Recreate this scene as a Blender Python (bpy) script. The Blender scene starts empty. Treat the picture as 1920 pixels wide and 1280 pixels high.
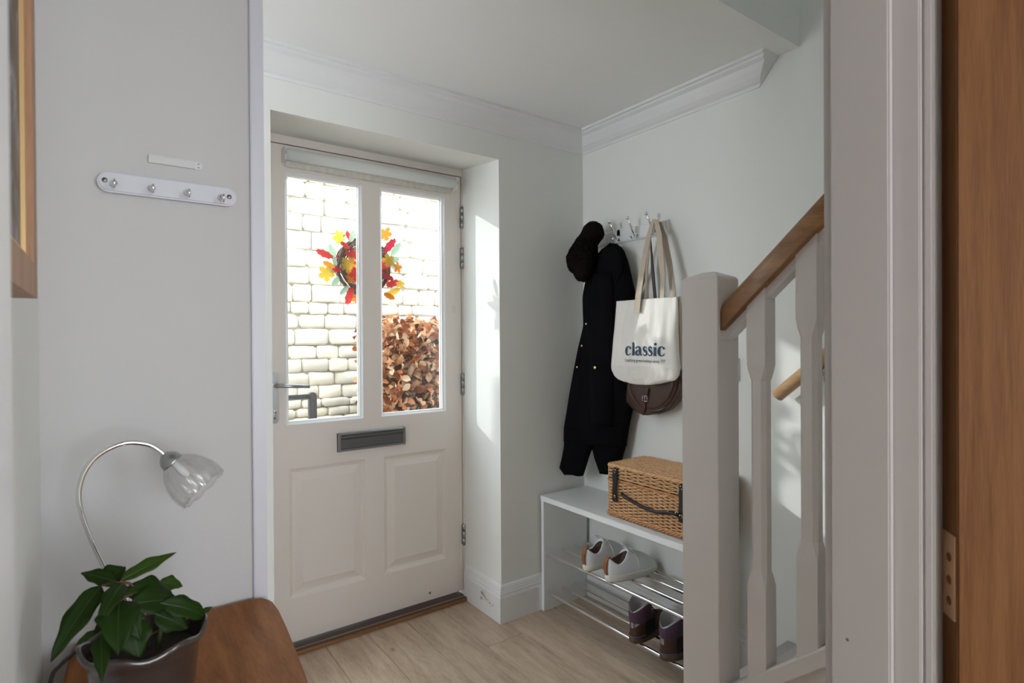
import bpy, math, random
import numpy as np
from mathutils import Vector, Matrix, noise
PI = math.pi
random.seed(7)
S = bpy.context.scene
COL = S.collection

# ------------------------------------------------------------------ camera
CAMZ = 1.27
YAW, PITCH, ROLL, FPX = 0.627058416, -0.00521533, -0.00601757, 1064.925
fw = Vector((math.sin(YAW) * math.cos(PITCH), math.cos(YAW) * math.cos(PITCH), math.sin(PITCH)))
r0 = Vector((math.cos(YAW), -math.sin(YAW), 0)); u0 = r0.cross(fw)
rt = math.cos(ROLL) * r0 + math.sin(ROLL) * u0
up = -math.sin(ROLL) * r0 + math.cos(ROLL) * u0
cd = bpy.data.cameras.new('camera'); cam = bpy.data.objects.new('camera', cd); COL.objects.link(cam)
cd.sensor_width = 36.0; cd.lens = FPX / 1920 * 36.0; cd.clip_start = 0.02
cd.dof.use_dof = True; cd.dof.focus_distance = 1.9; cd.dof.aperture_fstop = 7.1
m = Matrix.Identity(4)
for i in range(3):
    m[i][0], m[i][1], m[i][2] = rt[i], up[i], -fw[i]
m[2][3] = CAMZ
cam.matrix_world = m
S.camera = cam

# ------------------------------------------------------------------ sky, sun, lamps, exposure
w = bpy.data.worlds.new('daylight'); S.world = w; w.use_nodes = True
nt = w.node_tree; bg = nt.nodes['Background']
bg.inputs['Color'].default_value = (0.84, 0.92, 1.0, 1); bg.inputs['Strength'].default_value = 6.4
def add_light(name, kind, loc, direction, energy, color, **kw):
    d = bpy.data.lights.new(name, kind); d.energy = energy; d.color = color
    for k, v in kw.items(): setattr(d, k, v)
    o = bpy.data.objects.new(name, d); COL.objects.link(o); o.location = loc
    o.rotation_euler = Vector(direction).to_track_quat('-Z', 'Y').to_euler()
    return o
add_light('sun', 'SUN', (-3, 6, 5), (0.762, -1.0, -0.5), 2.3, (0.97, 0.98, 1.0), angle=math.radians(0.9))
# unseen fill lamps, added behind the camera and above the stairs for brightness
add_light('room_right_fill', 'AREA', (2.1, -2.45, 1.65), (-0.5, 1, 0.22), 9, (0.95, 0.96, 1.0), shape='RECTANGLE', size=0.9, size_y=1.1)
add_light('room_centre_fill', 'AREA', (0.4, -2.45, 1.15), (0.12, 1, 0.0), 19, (0.96, 0.96, 1.0), shape='RECTANGLE', size=1.0, size_y=1.0)
add_light('stairwell_fill', 'AREA', (1.5, 0.72, 4.2), (0, 0.1, -1), 3.6, (0.85, 0.95, 1.0), shape='RECTANGLE', size=0.7, size_y=0.5)
# recessed ceiling light in the hall, out of sight behind the key-rack wall
add_light('hall_ceiling_light', 'AREA', (-0.05, 1.62, 2.25), (0.55, 0.62, -0.75), 1.2, (1.0, 0.97, 0.93), shape='SQUARE', size=0.3)
# fill lamp added out of view at the left end, brightens the hall
add_light('hall_end_fill', 'AREA', (-1.27, 1.72, 1.5), (1, 0.02, -0.05), 5.5, (0.90, 0.95, 1.0), shape='RECTANGLE', size=0.6, size_y=1.1)
S.view_settings.view_transform = 'Standard'; S.view_settings.look = 'None'
S.view_settings.exposure = 0.12; S.view_settings.gamma = 1.0
S.view_settings.use_curve_mapping = False
S.cycles.use_denoising = True
S.cycles.max_bounces = 10; S.cycles.diffuse_bounces = 6; S.cycles.transparent_max_bounces = 16
S.cycles.sample_clamp_indirect = 6.0
S.cycles.caustics_reflective = False; S.cycles.caustics_refractive = False

def at(u, v, axis, val):
    """world point seen at pixel (u, v) of the 1920x1280 photograph on the plane axis = val"""
    d = fw + (u - 960) / FPX * rt - (v - 640) / FPX * up
    o = Vector((0, 0, CAMZ)); return o + d * ((val - o[axis]) / d[axis])

# ------------------------------------------------------------------ materials
def rgb(*c): return (c[0], c[1], c[2], 1)
def mat(name, col, rough=0.6, metal=0.0, bump=0.0, bscale=60, var=0.0, vscale=8, coat=0.0, spec=0.5, sheen=0.0, stretch=None):
    mt = bpy.data.materials.new(name); mt.use_nodes = True; t = mt.node_tree; p = t.nodes['Principled BSDF']
    p.inputs['Base Color'].default_value = rgb(*col); p.inputs['Roughness'].default_value = rough
    p.inputs['Metallic'].default_value = metal; p.inputs['Coat Weight'].default_value = coat
    p.inputs['Specular IOR Level'].default_value = spec; p.inputs['Sheen Weight'].default_value = sheen
    tc = t.nodes.new('ShaderNodeTexCoord'); src = tc.outputs['Object']
    if stretch:
        mp = t.nodes.new('ShaderNodeMapping'); mp.inputs['Scale'].default_value = stretch
        t.links.new(src, mp.inputs['Vector']); src = mp.outputs['Vector']
    if var > 0:
        n = t.nodes.new('ShaderNodeTexNoise'); n.inputs['Scale'].default_value = vscale; n.inputs['Detail'].default_value = 5
        t.links.new(src, n.inputs['Vector'])
        mx = t.nodes.new('ShaderNodeMix'); mx.data_type = 'RGBA'
        mx.inputs[6].default_value = rgb(*[c * (1 - var) for c in col]); mx.inputs[7].default_value = rgb(*[min(1, c * (1 + var)) for c in col])
        t.links.new(n.outputs['Fac'], mx.inputs[0]); t.links.new(mx.outputs[2], p.inputs['Base Color'])
    if bump > 0:
        n = t.nodes.new('ShaderNodeTexNoise'); n.inputs['Scale'].default_value = bscale; n.inputs['Detail'].default_value = 4
        t.links.new(src, n.inputs['Vector'])
        b = t.nodes.new('ShaderNodeBump'); b.inputs['Strength'].default_value = bump; b.inputs['Distance'].default_value = 0.002
        t.links.new(n.outputs['Fac'], b.inputs['Height']); t.links.new(b.outputs['Normal'], p.inputs['Normal'])
    return mt
def wood(name, dark, light, stretch, rough=0.45, knots=0.0, tint=0.0):
    mt = bpy.data.materials.new(name); mt.use_nodes = True; t = mt.node_tree; p = t.nodes['Principled BSDF']
    L = t.links.new
    tc = t.nodes.new('ShaderNodeTexCoord'); mp = t.nodes.new('ShaderNodeMapping'); mp.inputs['Scale'].default_value = stretch
    oi = t.nodes.new('ShaderNodeObjectInfo'); mu = t.nodes.new('ShaderNodeMath'); mu.operation = 'MULTIPLY'; mu.inputs[1].default_value = 37.0
    L(oi.outputs['Random'], mu.inputs[0]); L(mu.outputs[0], mp.inputs['Location']); L(tc.outputs['Object'], mp.inputs['Vector'])
    n1 = t.nodes.new('ShaderNodeTexNoise'); n1.inputs['Scale'].default_value = 3.0; n1.inputs['Detail'].default_value = 6; n1.inputs['Distortion'].default_value = 0.6
    n2 = t.nodes.new('ShaderNodeTexNoise'); n2.inputs['Scale'].default_value = 22.0; n2.inputs['Detail'].default_value = 3
    L(mp.outputs[0], n1.inputs['Vector']); L(mp.outputs[0], n2.inputs['Vector'])
    ad = t.nodes.new('ShaderNodeMath'); ad.operation = 'MULTIPLY_ADD'; ad.inputs[1].default_value = 0.5
    L(n2.outputs['Fac'], ad.inputs[0]); L(n1.outputs['Fac'], ad.inputs[2])
    rp = t.nodes.new('ShaderNodeValToRGB'); rp.color_ramp.elements[0].position = 0.52; rp.color_ramp.elements[1].position = 0.95
    rp.color_ramp.elements[0].color = rgb(*dark); rp.color_ramp.elements[1].color = rgb(*light)
    L(ad.outputs[0], rp.inputs[0]); out = rp.outputs[0]
    if knots:
        v = t.nodes.new('ShaderNodeTexVoronoi'); v.inputs['Scale'].default_value = 3.0
        mk = t.nodes.new('ShaderNodeMapping'); mk.inputs['Scale'].default_value = (2.6, 1.2, 1); L(mu.outputs[0], mk.inputs['Location'])
        L(tc.outputs['Object'], mk.inputs['Vector']); L(mk.outputs[0], v.inputs['Vector'])
        r2 = t.nodes.new('ShaderNodeValToRGB'); r2.color_ramp.elements[0].color = (1, 1, 1, 1); r2.color_ramp.elements[1].color = (0, 0, 0, 1)
        r2.color_ramp.elements[0].position = 0.02; r2.color_ramp.elements[1].position = 0.09
        L(v.outputs['Distance'], r2.inputs[0])
        mk2 = t.nodes.new('ShaderNodeMath'); mk2.operation = 'MULTIPLY'; mk2.inputs[1].default_value = knots; L(r2.outputs[0], mk2.inputs[0])
        mx = t.nodes.new('ShaderNodeMix'); mx.data_type = 'RGBA'; mx.inputs[7].default_value = rgb(*[c * 0.35 for c in dark])
        L(mk2.outputs[0], mx.inputs[0]); L(out, mx.inputs[6]); out = mx.outputs[2]
    if tint:
        hs = t.nodes.new('ShaderNodeHueSaturation'); ma = t.nodes.new('ShaderNodeMapRange')
        ma.inputs['To Min'].default_value = 1 - tint; ma.inputs['To Max'].default_value = 1 + tint
        L(oi.outputs['Random'], ma.inputs[0]); L(ma.outputs[0], hs.inputs['Value']); L(out, hs.inputs['Color']); out = hs.outputs[0]
    L(out, p.inputs['Base Color']); p.inputs['Roughness'].default_value = rough
    b = t.nodes.new('ShaderNodeBump'); b.inputs['Strength'].default_value = 0.25; b.inputs['Distance'].default_value = 0.001
    L(n2.outputs['Fac'], b.inputs['Height']); L(b.outputs[0], p.inputs['Normal'])
    return mt
def glass_mat(name, tint=(1, 1, 1), rough=0.0, facing=0.06, edge=0.35):
    mt = bpy.data.materials.new(name); mt.use_nodes = True; t = mt.node_tree; L = t.links.new
    t.nodes.remove(t.nodes['Principled BSDF']); out = t.nodes['Material Output']
    tr = t.nodes.new('ShaderNodeBsdfTransparent'); tr.inputs[0].default_value = rgb(*tint)
    gl = t.nodes.new('ShaderNodeBsdfGlossy'); gl.inputs['Roughness'].default_value = rough
    lw = t.nodes.new('ShaderNodeLayerWeight'); lw.inputs[0].default_value = 0.35
    mr = t.nodes.new('ShaderNodeMapRange'); mr.inputs['To Min'].default_value = facing; mr.inputs['To Max'].default_value = edge
    mx = t.nodes.new('ShaderNodeMixShader')
    L(lw.outputs['Facing'], mr.inputs[0]); L(mr.outputs[0], mx.inputs[0]); L(tr.outputs[0], mx.inputs[1]); L(gl.outputs[0], mx.inputs[2]); L(mx.outputs[0], out.inputs[0])
    return mt
def leafmat(name, col, rim, rough=0.5, trans=0.35):
    mt = mat(name, col, rough, var=0.35, vscale=25, spec=0.2)
    t = mt.node_tree; p = t.nodes['Principled BSDF']; out = t.nodes['Material Output']
    tl = t.nodes.new('ShaderNodeBsdfTranslucent'); tl.inputs[0].default_value = rgb(*rim)
    mx = t.nodes.new('ShaderNodeMixShader'); mx.inputs[0].default_value = trans
    t.links.new(p.outputs[0], mx.inputs[1]); t.links.new(tl.outputs[0], mx.inputs[2]); t.links.new(mx.outputs[0], out.inputs[0])
    return mt
M = dict(
    wall=mat('wall_paint', (0.79, 0.795, 0.765), 0.75, bump=0.08, bscale=220, var=0.015, vscale=3),
    lining_shaded=mat('lining_shaded', (0.50, 0.462, 0.452), 0.4, bump=0.05, bscale=90),  # door lining gloss darkened, its shade is put into the colour
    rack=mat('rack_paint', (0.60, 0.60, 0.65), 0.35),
    stripp=mat('pale_plastic', (0.575, 0.57, 0.57), 0.4),
    wall_shaded=mat('wall_paint_shaded', (0.535, 0.525, 0.52), 0.75, bump=0.08, bscale=220),  # darker copy of the wall paint, shade on the key-rack wall painted in
    ceil=mat('ceiling_paint', (0.83, 0.83, 0.82), 0.8),
    trim=mat('white_gloss', (0.78, 0.78, 0.79), 0.28, bump=0.05, bscale=90),
    stairp=mat('stair_paint', (0.70, 0.655, 0.635), 0.35, bump=0.06, bscale=70),
    door=mat('cream_door_paint', (0.83, 0.77, 0.72), 0.35, bump=0.05, bscale=60),
    dirt=mat('scuff', (0.16, 0.12, 0.08), 0.7),
    bench=mat('bench_white', (0.80, 0.83, 0.83), 0.3),
    chrome=mat('chrome', (0.85, 0.86, 0.88), 0.08, 1.0),
    satin=mat('satin_steel', (0.42, 0.43, 0.44), 0.28, 1.0),
    satind=mat('dark_steel', (0.26, 0.26, 0.27), 0.3, 1.0),
    brass=mat('brass', (0.75, 0.55, 0.24), 0.25, 1.0),
    black=mat('black_leather', (0.012, 0.011, 0.012), 0.4, bump=0.2, bscale=200),
    rubber=mat('black_rubber', (0.01, 0.01, 0.01), 0.45),
    coat=mat('black_wool', (0.0035, 0.0035, 0.0045), 0.95, bump=0.3, bscale=400, spec=0.1),
    fur=mat('dark_fur', (0.008, 0.005, 0.0045), 0.95, bump=0.8, bscale=250, spec=0.1),
    canvas=mat('cotton_canvas', (0.80, 0.77, 0.72), 0.9, bump=0.3, bscale=500, var=0.04, vscale=12),
    strap=mat('cotton_webbing', (0.52, 0.44, 0.35), 0.9, bump=0.5, bscale=500),
    navy=mat('navy_print', (0.035, 0.07, 0.12), 0.8, var=0.6, vscale=40),
    brown=mat('brown_leather', (0.055, 0.024, 0.016), 0.35, bump=0.2, bscale=120, var=0.3, vscale=20),
    tan=mat('tan_leather', (0.28, 0.10, 0.035), 0.5, var=0.3, vscale=60),
    sole=mat('cream_rubber', (0.75, 0.74, 0.66), 0.55),
    shoe=mat('white_leather', (0.76, 0.78, 0.80), 0.42, bump=0.1, bscale=150),
    lace=mat('white_lace', (0.80, 0.82, 0.85), 0.8, bump=0.4, bscale=700),
    lining=mat('dark_lining', (0.06, 0.035, 0.025), 0.9),
    suede=mat('brown_suede', (0.075, 0.035, 0.022), 0.95, bump=0.3, bscale=300, var=0.3, vscale=40),
    bsole=mat('brown_rubber', (0.09, 0.055, 0.035), 0.6),
    fleece=mat('grey_fleece', (0.42, 0.40, 0.42), 1.0, bump=1.0, bscale=250),
    black_fab=mat('black_fabric', (0.006, 0.005, 0.006), 0.85),
    carpet=mat('beige_carpet', (0.48, 0.45, 0.43), 1.0, bump=1.0, bscale=450, var=0.25, vscale=180),
    soil=mat('potting_soil', (0.018, 0.011, 0.007), 1.0, bump=1.0, bscale=90),
    pot=mat('grey_glaze', (0.04, 0.029, 0.026), 0.22, coat=0.5, var=0.12, vscale=30),
    stem=mat('plant_stem', (0.06, 0.07, 0.015), 0.6),
    leaf=leafmat('poinsettia_leaf', (0.013, 0.036, 0.002), (0.03, 0.075, 0.004), 0.5, 0.25),
    leafy=leafmat('young_leaf', (0.035, 0.075, 0.006), (0.06, 0.11, 0.01), 0.5, 0.3),
    vein=mat('leaf_vein', (0.025, 0.05, 0.01), 0.6),
    blind=mat('blind_fabric', (0.78, 0.80, 0.79), 0.8),
    lace_fab=mat('blind_hem_print', (0.66, 0.63, 0.58), 0.8, var=0.28, vscale=45),
    ceramic=mat('white_plastic', (0.8, 0.8, 0.8), 0.35),
    mortar=mat('mortar', (0.58, 0.55, 0.49), 1.0, bump=1, bscale=40),
    paving=mat('paving', (0.45, 0.43, 0.39), 0.9, var=0.2, vscale=3),
    anth=mat('grey_iron', (0.05, 0.045, 0.05), 0.5),
    wtwig=mat('wreath_twig', (0.19, 0.13, 0.11), 0.9, var=0.5, vscale=60),
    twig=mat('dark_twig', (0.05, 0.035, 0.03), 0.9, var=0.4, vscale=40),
    gold=mat('gilt', (0.70, 0.47, 0.22), 0.35, 0.4),
    screw=mat('screw_steel', (0.2, 0.19, 0.18), 0.35, 1.0),
)
M['floor'] = wood('oak_floor', (0.36, 0.26, 0.185), (0.56, 0.44, 0.33), (9, 1.1, 1), 0.42, knots=0.8, tint=0.09)
M['desk'] = wood('oak_desk', (0.19, 0.062, 0.013), (0.33, 0.125, 0.032), (14, 2.0, 4), 0.55)
M['rail'] = wood('oak_rail', (0.23, 0.105, 0.04), (0.38, 0.20, 0.085), (22, 2, 12), 0.35)
M['rail2'] = wood('oak_rail_pale', (0.38, 0.22, 0.11), (0.52, 0.34, 0.19), (22, 2, 12), 0.35)
M['oakdoor'] = wood('oak_door', (0.105, 0.040, 0.012), (0.16, 0.068, 0.022), (26, 26, 1.2), 0.6)
M['oakdoor'].node_tree.nodes['Principled BSDF'].inputs['Specular IOR Level'].default_value = 0.15
M['desk'].node_tree.nodes['Principled BSDF'].inputs['Specular IOR Level'].default_value = 0.25
M['frame'] = wood('oak_frame', (0.30, 0.15, 0.075), (0.44, 0.25, 0.14), (26, 26, 1.6), 0.5)
M['sill'] = wood('oak_sill', (0.20, 0.085, 0.03), (0.34, 0.17, 0.07), (2, 20, 20), 0.4)
M['wicker'] = mat('wicker', (0.50, 0.24, 0.095), 0.42, var=0.38, vscale=70)
M['wickerl'] = mat('wicker_pale', (0.66, 0.38, 0.18), 0.42, var=0.38, vscale=70)
M['pane'] = glass_mat('window_glass', (0.97, 0.99, 0.98), 0.0, 0.04, 0.3)
M['shade'] = glass_mat('lamp_glass', (0.97, 0.97, 0.97), 0.12, 0.04, 0.42)
def knit():
    mt = mat('knit', (0.08, 0.03, 0.05), 1.0, bump=1.0, bscale=260)
    t = mt.node_tree; p = t.nodes['Principled BSDF']
    v = t.nodes.new('ShaderNodeTexVoronoi'); v.inputs['Scale'].default_value = 160
    hs = t.nodes.new('ShaderNodeValToRGB'); e = hs.color_ramp.elements
    e[0].color = (0.035, 0.045, 0.07, 1); e[1].color = (0.12, 0.03, 0.055, 1); e[0].position = 0.3; e[1].position = 0.7
    tc = t.nodes.new('ShaderNodeTexCoord'); t.links.new(tc.outputs['Object'], v.inputs['Vector'])
    t.links.new(v.outputs['Color'], hs.inputs[0]); t.links.new(hs.outputs[0], p.inputs['Base Color']); return mt
M['knit'] = knit()
def stone_mat():
    mt = mat('limestone', (0.66, 0.60, 0.50), 0.95, bump=1.0, bscale=22, var=0.2, vscale=9)
    t = mt.node_tree; p = t.nodes['Principled BSDF']; src = p.inputs['Base Color'].links[0].from_socket
    oi = t.nodes.new('ShaderNodeObjectInfo'); hs = t.nodes.new('ShaderNodeHueSaturation'); ma = t.nodes.new('ShaderNodeMapRange')
    ma.inputs['To Min'].default_value = 0.88; ma.inputs['To Max'].default_value = 1.2
    t.links.new(oi.outputs['Random'], ma.inputs[0]); t.links.new(ma.outputs[0], hs.inputs['Value'])
    t.links.new(ma.outputs[0], hs.inputs['Saturation'])
    t.links.new(src, hs.inputs['Color']); t.links.new(hs.outputs[0], p.inputs['Base Color'])
    return mt
M['stone'] = stone_mat()

# ------------------------------------------------------------------ mesh helpers
class MB:
    def __init__(s): s.v = []; s.f = []; s.sm = []
    def add(s, vs, fs, smooth=False):
        o = len(s.v); s.v += [tuple(p) for p in vs]; s.f += [tuple(o + i for i in f) for f in fs]; s.sm += [smooth] * len(fs); return s
    def box(s, a, b):
        (x0, y0, z0), (x1, y1, z1) = a, b
        if x0 > x1: x0, x1 = x1, x0
        if y0 > y1: y0, y1 = y1, y0
        if z0 > z1: z0, z1 = z1, z0
        return s.add([(x0,y0,z0),(x1,y0,z0),(x1,y1,z0),(x0,y1,z0),(x0,y0,z1),(x1,y0,z1),(x1,y1,z1),(x0,y1,z1)],
              [(0,3,2,1),(4,5,6,7),(0,1,5,4),(1,2,6,5),(2,3,7,6),(3,0,4,7)])
    def rings(s, rs, closed=True, cap=True, smooth=True):
        n = len(rs[0]); vs = [p for r in rs for p in r]; fs = []
        for i in range(len(rs) - 1):
            for j in range(n if closed else n - 1):
                k = (j + 1) % n
                fs.append((i*n+j, i*n+k, (i+1)*n+k, (i+1)*n+j))
        s.add(vs, fs, smooth)
        if cap and closed:
            s.add(rs[0], [tuple(range(n))[::-1]]); s.add(rs[-1], [tuple(range(n))])
        return s
    def tube(s, path, r, n=8, cap=True, flat=None, upv=None):
        """r: radius or list; flat=(a,b) makes an elliptical section with half sizes a (along side) and b"""
        P = [Vector(p) for p in path]; rs = []
        prev = None
        for i, p in enumerate(P):
            t = (P[min(i+1, len(P)-1)] - P[max(i-1, 0)]).normalized()
            ref = Vector(upv) if upv is not None else (prev if prev is not None else (Vector((0,0,1)) if abs(t.z) < 0.9 else Vector((1,0,0))))
            nrm = (ref - t * ref.dot(t))
            if nrm.length < 1e-6: nrm = t.orthogonal()
            nrm.normalize(); bi = t.cross(nrm)
            if upv is None: prev = nrm
            rr = r[i] if isinstance(r, (list, tuple)) else r
            ring = []
            for k in range(n):
                a = 2 * PI * k / n + (PI / n)
                ca, sa = math.cos(a), math.sin(a)
                if flat: ring.append(p + nrm * ca * flat[1] * (1.414 if n == 4 else 1) + bi * sa * flat[0] * (1.414 if n == 4 else 1))
                else: ring.append(p + nrm * ca * rr + bi * sa * rr)
            rs.append(ring)
        return s.rings(rs, cap=cap, smooth=n > 5)
    def lathe(s, prof, c=(0,0,0), ax='z', n=24, cap=False, smooth=True, rot=None):
        rs = []
        for r, h in prof:
            ring = []
            for k in range(n):
                a = 2*PI*k/n; x, y = r*math.cos(a), r*math.sin(a)
                p = {'z': (x, y, h), 'x': (h, x, y), 'y': (x, h, y)}[ax]
                p = Vector(p)
                if rot is not None: p = rot @ p
                ring.append(p + Vector(c))
            rs.append(ring)
        return s.rings(rs, cap=cap, smooth=smooth)
    def prism(s, poly, axis, a, b):
        """poly: 2D points in the other two axes (in xyz order), extruded from a to b along axis"""
        def mk(p, h):
            if axis == 0: return (h, p[0], p[1])
            if axis == 1: return (p[0], h, p[1])
            return (p[0], p[1], h)
        n = len(poly)
        return s.add([mk(p, a) for p in poly] + [mk(p, b) for p in poly],
              [tuple(range(n))[::-1], tuple(range(n, 2*n))] + [(i, (i+1) % n, n+(i+1) % n, n+i) for i in range(n)])
    def sweep(s, prof, path):
        """profile (out, z) swept along an xy path; out is to the LEFT of the direction of travel, mitred"""
        rs = []; P = [Vector((p[0], p[1])) for p in path]
        for i, p in enumerate(P):
            d1 = (P[i] - P[i-1]).normalized() if i else None
            d2 = (P[i+1] - P[i]).normalized() if i < len(P)-1 else None
            n1 = Vector((-d1.y, d1.x)) if d1 else None; n2 = Vector((-d2.y, d2.x)) if d2 else None
            if n1 is None: nn = n2
            elif n2 is None: nn = n1
            else:
                nn = (n1 + n2); nn = nn / nn.dot(n1)
            rs.append([(p.x + nn.x*o, p.y + nn.y*o, z) for o, z in prof])
        return s.rings(rs, smooth=False)
    def build(s, name, material, parent=None, bevel=0.0, bseg=2, subsurf=0, fix=True):
        me = bpy.data.meshes.new(name); me.from_pydata(s.v, [], s.f); me.update()
        me.polygons.foreach_set('use_smooth', s.sm)
        me.materials.append(M[material] if isinstance(material, str) else material)
        if fix:
            import bmesh
            bm = bmesh.new(); bm.from_mesh(me); bmesh.ops.remove_doubles(bm, verts=bm.verts, dist=1e-6)
            bmesh.ops.recalc_face_normals(bm, faces=bm.faces)
            if bevel > 0:
                es = [e for e in bm.edges if len(e.link_faces) == 2 and e.calc_face_angle(0) > 0.6]
                bmesh.ops.bevel(bm, geom=es, offset=bevel, segments=bseg, affect='EDGES', clamp_overlap=True)
            bm.to_mesh(me); bm.free()
        o = bpy.data.objects.new(name, me); COL.objects.link(o)
        if parent is not None: o.parent = parent
        if subsurf:
            md = o.modifiers.new('s', 'SUBSURF'); md.levels = subsurf; md.render_levels = subsurf
        return o
def B(*bx):
    b = MB()
    for a, c in bx: b.box(a, c)
    return b
def struct(o): o['kind'] = 'structure'; return o
def tag(o, label, cat, group=None):
    o['label'] = label; o['category'] = cat
    if group: o['group'] = group
    return o
def thing(name, label, cat, loc=(0,0,0), group=None):
    o = bpy.data.objects.new(name, None); o.empty_display_size = 0.05; o.location = loc; COL.objects.link(o)
    return tag(o, label, cat, group)
def to_local(root):
    """children meshes were written in world coordinates: keep them there"""
    for c in root.children: c.matrix_parent_inverse = Matrix.Translation(-Vector(root.location))
def rects(b, x0, x1, z0, z1, steps, y0, cap=True):
    """nested rectangles on a plane facing -y. steps: (inset, depth) with depth positive away from the viewer"""
    rs = [[(x0+i, y0+d, z0+i), (x1-i, y0+d, z0+i), (x1-i, y0+d, z1-i), (x0+i, y0+d, z1-i)] for i, d in steps]
    b.rings(rs, cap=False, smooth=False)
    if cap: b.add(rs[-1], [(0, 1, 2, 3)])
    return b

# ------------------------------------------------------------------ setting
D, W, CZ = 2.09, 1.957, 2.267         # front wall face, right wall face, ceiling height
XL = -0.084                            # wall on the left of the room with the table
OL, OR, OT = 0.484, 1.447, 2.07        # front door opening
KY = 1.245                             # wall carrying the key rack
YO = 2.47
fwall = B(((-1.3, D, -0.1), (0.25, YO, 2.5)),
          ((0.25, D, -0.1), (OL, YO, 2.5)), ((OR, D, -0.1), (2.2, YO, 2.5)))
fwall.add([(OL,D,OT),(OR,D,OT),(OR,2.42,2.10),(OL,2.42,2.10),(OR,YO,2.10),(OL,YO,2.10),(OL,D,2.5),(OR,D,2.5),(OR,YO,2.5),(OL,YO,2.5)],
          [(0,1,2,3),(3,2,4,5),(0,6,7,1),(6,9,8,7),(5,4,8,9),(0,3,5,9,6),(1,7,8,4,2)])
struct(fwall.build('wall_front', 'wall'))
struct(B(((W, 0.2655, -0.1), (W+0.15, YO, 4.6))).build('wall_right', 'wall'))
struct(B(((-1.45, 0, -0.1), (-1.3, YO, 0.9)), ((-1.45, 0, 2.1), (-1.3, YO, 2.5)), ((-1.45, 0, 0.9), (-1.3, 1.38, 2.1)), ((-1.45, 2.06, 0.9), (-1.3, YO, 2.1))).build('wall_hall_end', 'wall'))
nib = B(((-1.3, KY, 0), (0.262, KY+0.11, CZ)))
struct(nib.build('wall_nib', 'wall_shaded', bevel=0.002))
lw = B(((XL-0.15, 0.378, 0), (XL, KY, CZ)), ((XL-0.15, -2.6, 0), (XL, 0.2655, CZ)), ((XL-0.15, 0.2655, 2.03), (XL, 0.378, CZ)), ((XL-0.15, 0.2655, 0), (XL, 0.378, 2.03)))
struct(lw.build('wall_left', 'wall'))
# partition with the doorway the camera looks through
px0 = at(21, 700, 1, 0.378).x + 0.0005
part = B(((XL, 0.2655, 0), (px0-0.03, 0.378, CZ)), ((px0-0.03, 0.2655, 2.03), (0.83, 0.378, CZ)), ((0.83, 0.2655, 0), (2.9, 0.378, CZ)), ((1.0, 0.2655, CZ), (2.1, 0.378, 4.6)))
struct(part.build('wall_near', 'wall'))
struct(B(((-0.3, -2.6, 0), (2.9, -2.5, 0.65)), ((-0.3, -2.6, 0.65), (-0.1, -2.5, 0.9)), ((0.9, -2.6, 0.65), (2.9, -2.5, 0.9)), ((-0.3, -2.6, 2.25), (2.9, -2.5, CZ)), ((-0.3, -2.6, 0.9), (-0.1, -2.5, 2.25)), ((0.9, -2.6, 0.9), (1.6, -2.5, 2.25)), ((-0.1, -2.6, 1.7), (0.9, -2.5, 2.25)), ((2.6, -2.6, 0.9), (2.9, -2.5, 2.25))).build('wall_back', 'wall'))
struct(B(((2.8, -2.5, 0), (2.9, 0.2655, CZ))).build('wall_room_right', 'wall'))
ceil = B(((-1.45, -2.6, CZ), (2.9, 0.378, CZ+0.12)), ((-1.45, 0.378, CZ), (1.05, 1.004, CZ+0.12)), ((-1.45, 1.004, CZ), (W, YO, CZ+0.25)))
struct(ceil.build('ceiling', 'ceil'))
struct(B(((0.95, 0.378, CZ+0.12), (1.05, 1.004, 4.6)), ((0.95, 1.004, CZ+0.25), (W, 1.10, 4.6)), ((0.95, 0.26, 4.6), (2.1, 1.1, 4.7))).build('wall_stairwell', 'wall'))
fl = struct(B(((-1.45, -2.6, -0.1), (2.9, YO, -0.014))).build('floor', 'mortar'))
# oak boards
joints = {2: [1.954, 0.55]}
rnd = random.Random(5)
for k in range(-12, 11):
    x0 = 0.924 + 0.18 * k; x1 = min(x0 + 0.18, W) if k == 5 else min(x0 + 0.18, 2.8)
    x0 = max(x0, -1.3)
    ys = joints.get(k) or sorted([1.954 - 1.3 + rnd.uniform(-0.6, 0.55), -0.9 + rnd.uniform(-.3, .3)], reverse=True)
    ys = [2.40] + ys + [-2.5]
    if k > 5: ys = [0.26, -1.2, -2.5]
    for a, c in zip(ys[:-1], ys[1:]):
        B(((x0+0.0007, c+0.0007, -0.014), (x1-0.0007, a-0.0007, 0.0))).build('floor_board', 'floor', fl, bevel=0.0012, bseg=1)

# cornice
cp = [(0, 2.181), (0.006, 2.181), (0.010, 2.190), (0.022, 2.196), (0.036, 2.208), (0.052, 2.228), (0.062, 2.243), (0.080, 2.250), (0.084, 2.256), (0.098, 2.257), (0.098, CZ), (0, CZ)]
c1 = MB(); c2 = MB()
def run(b, pts, cutb=None):
    rs = []
    for (x, y, dx, dy, c) in pts:
        rs.append([(x + dx*o, y + dy*o - (c * (z - 2.181) if c else 0), z) for o, z in cp])
    b.rings(rs, smooth=False)
run(c1, [(-1.3, D, 0, -1, 0), (W, D, -1, -1, 0)])
run(c2, [(W, D, -1, -1, 0), (W, 1.148, -1, 0, 0.85)])
struct(c1.build('trim_1', 'trim')); struct(c2.build('trim_2', 'trim'))
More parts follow.
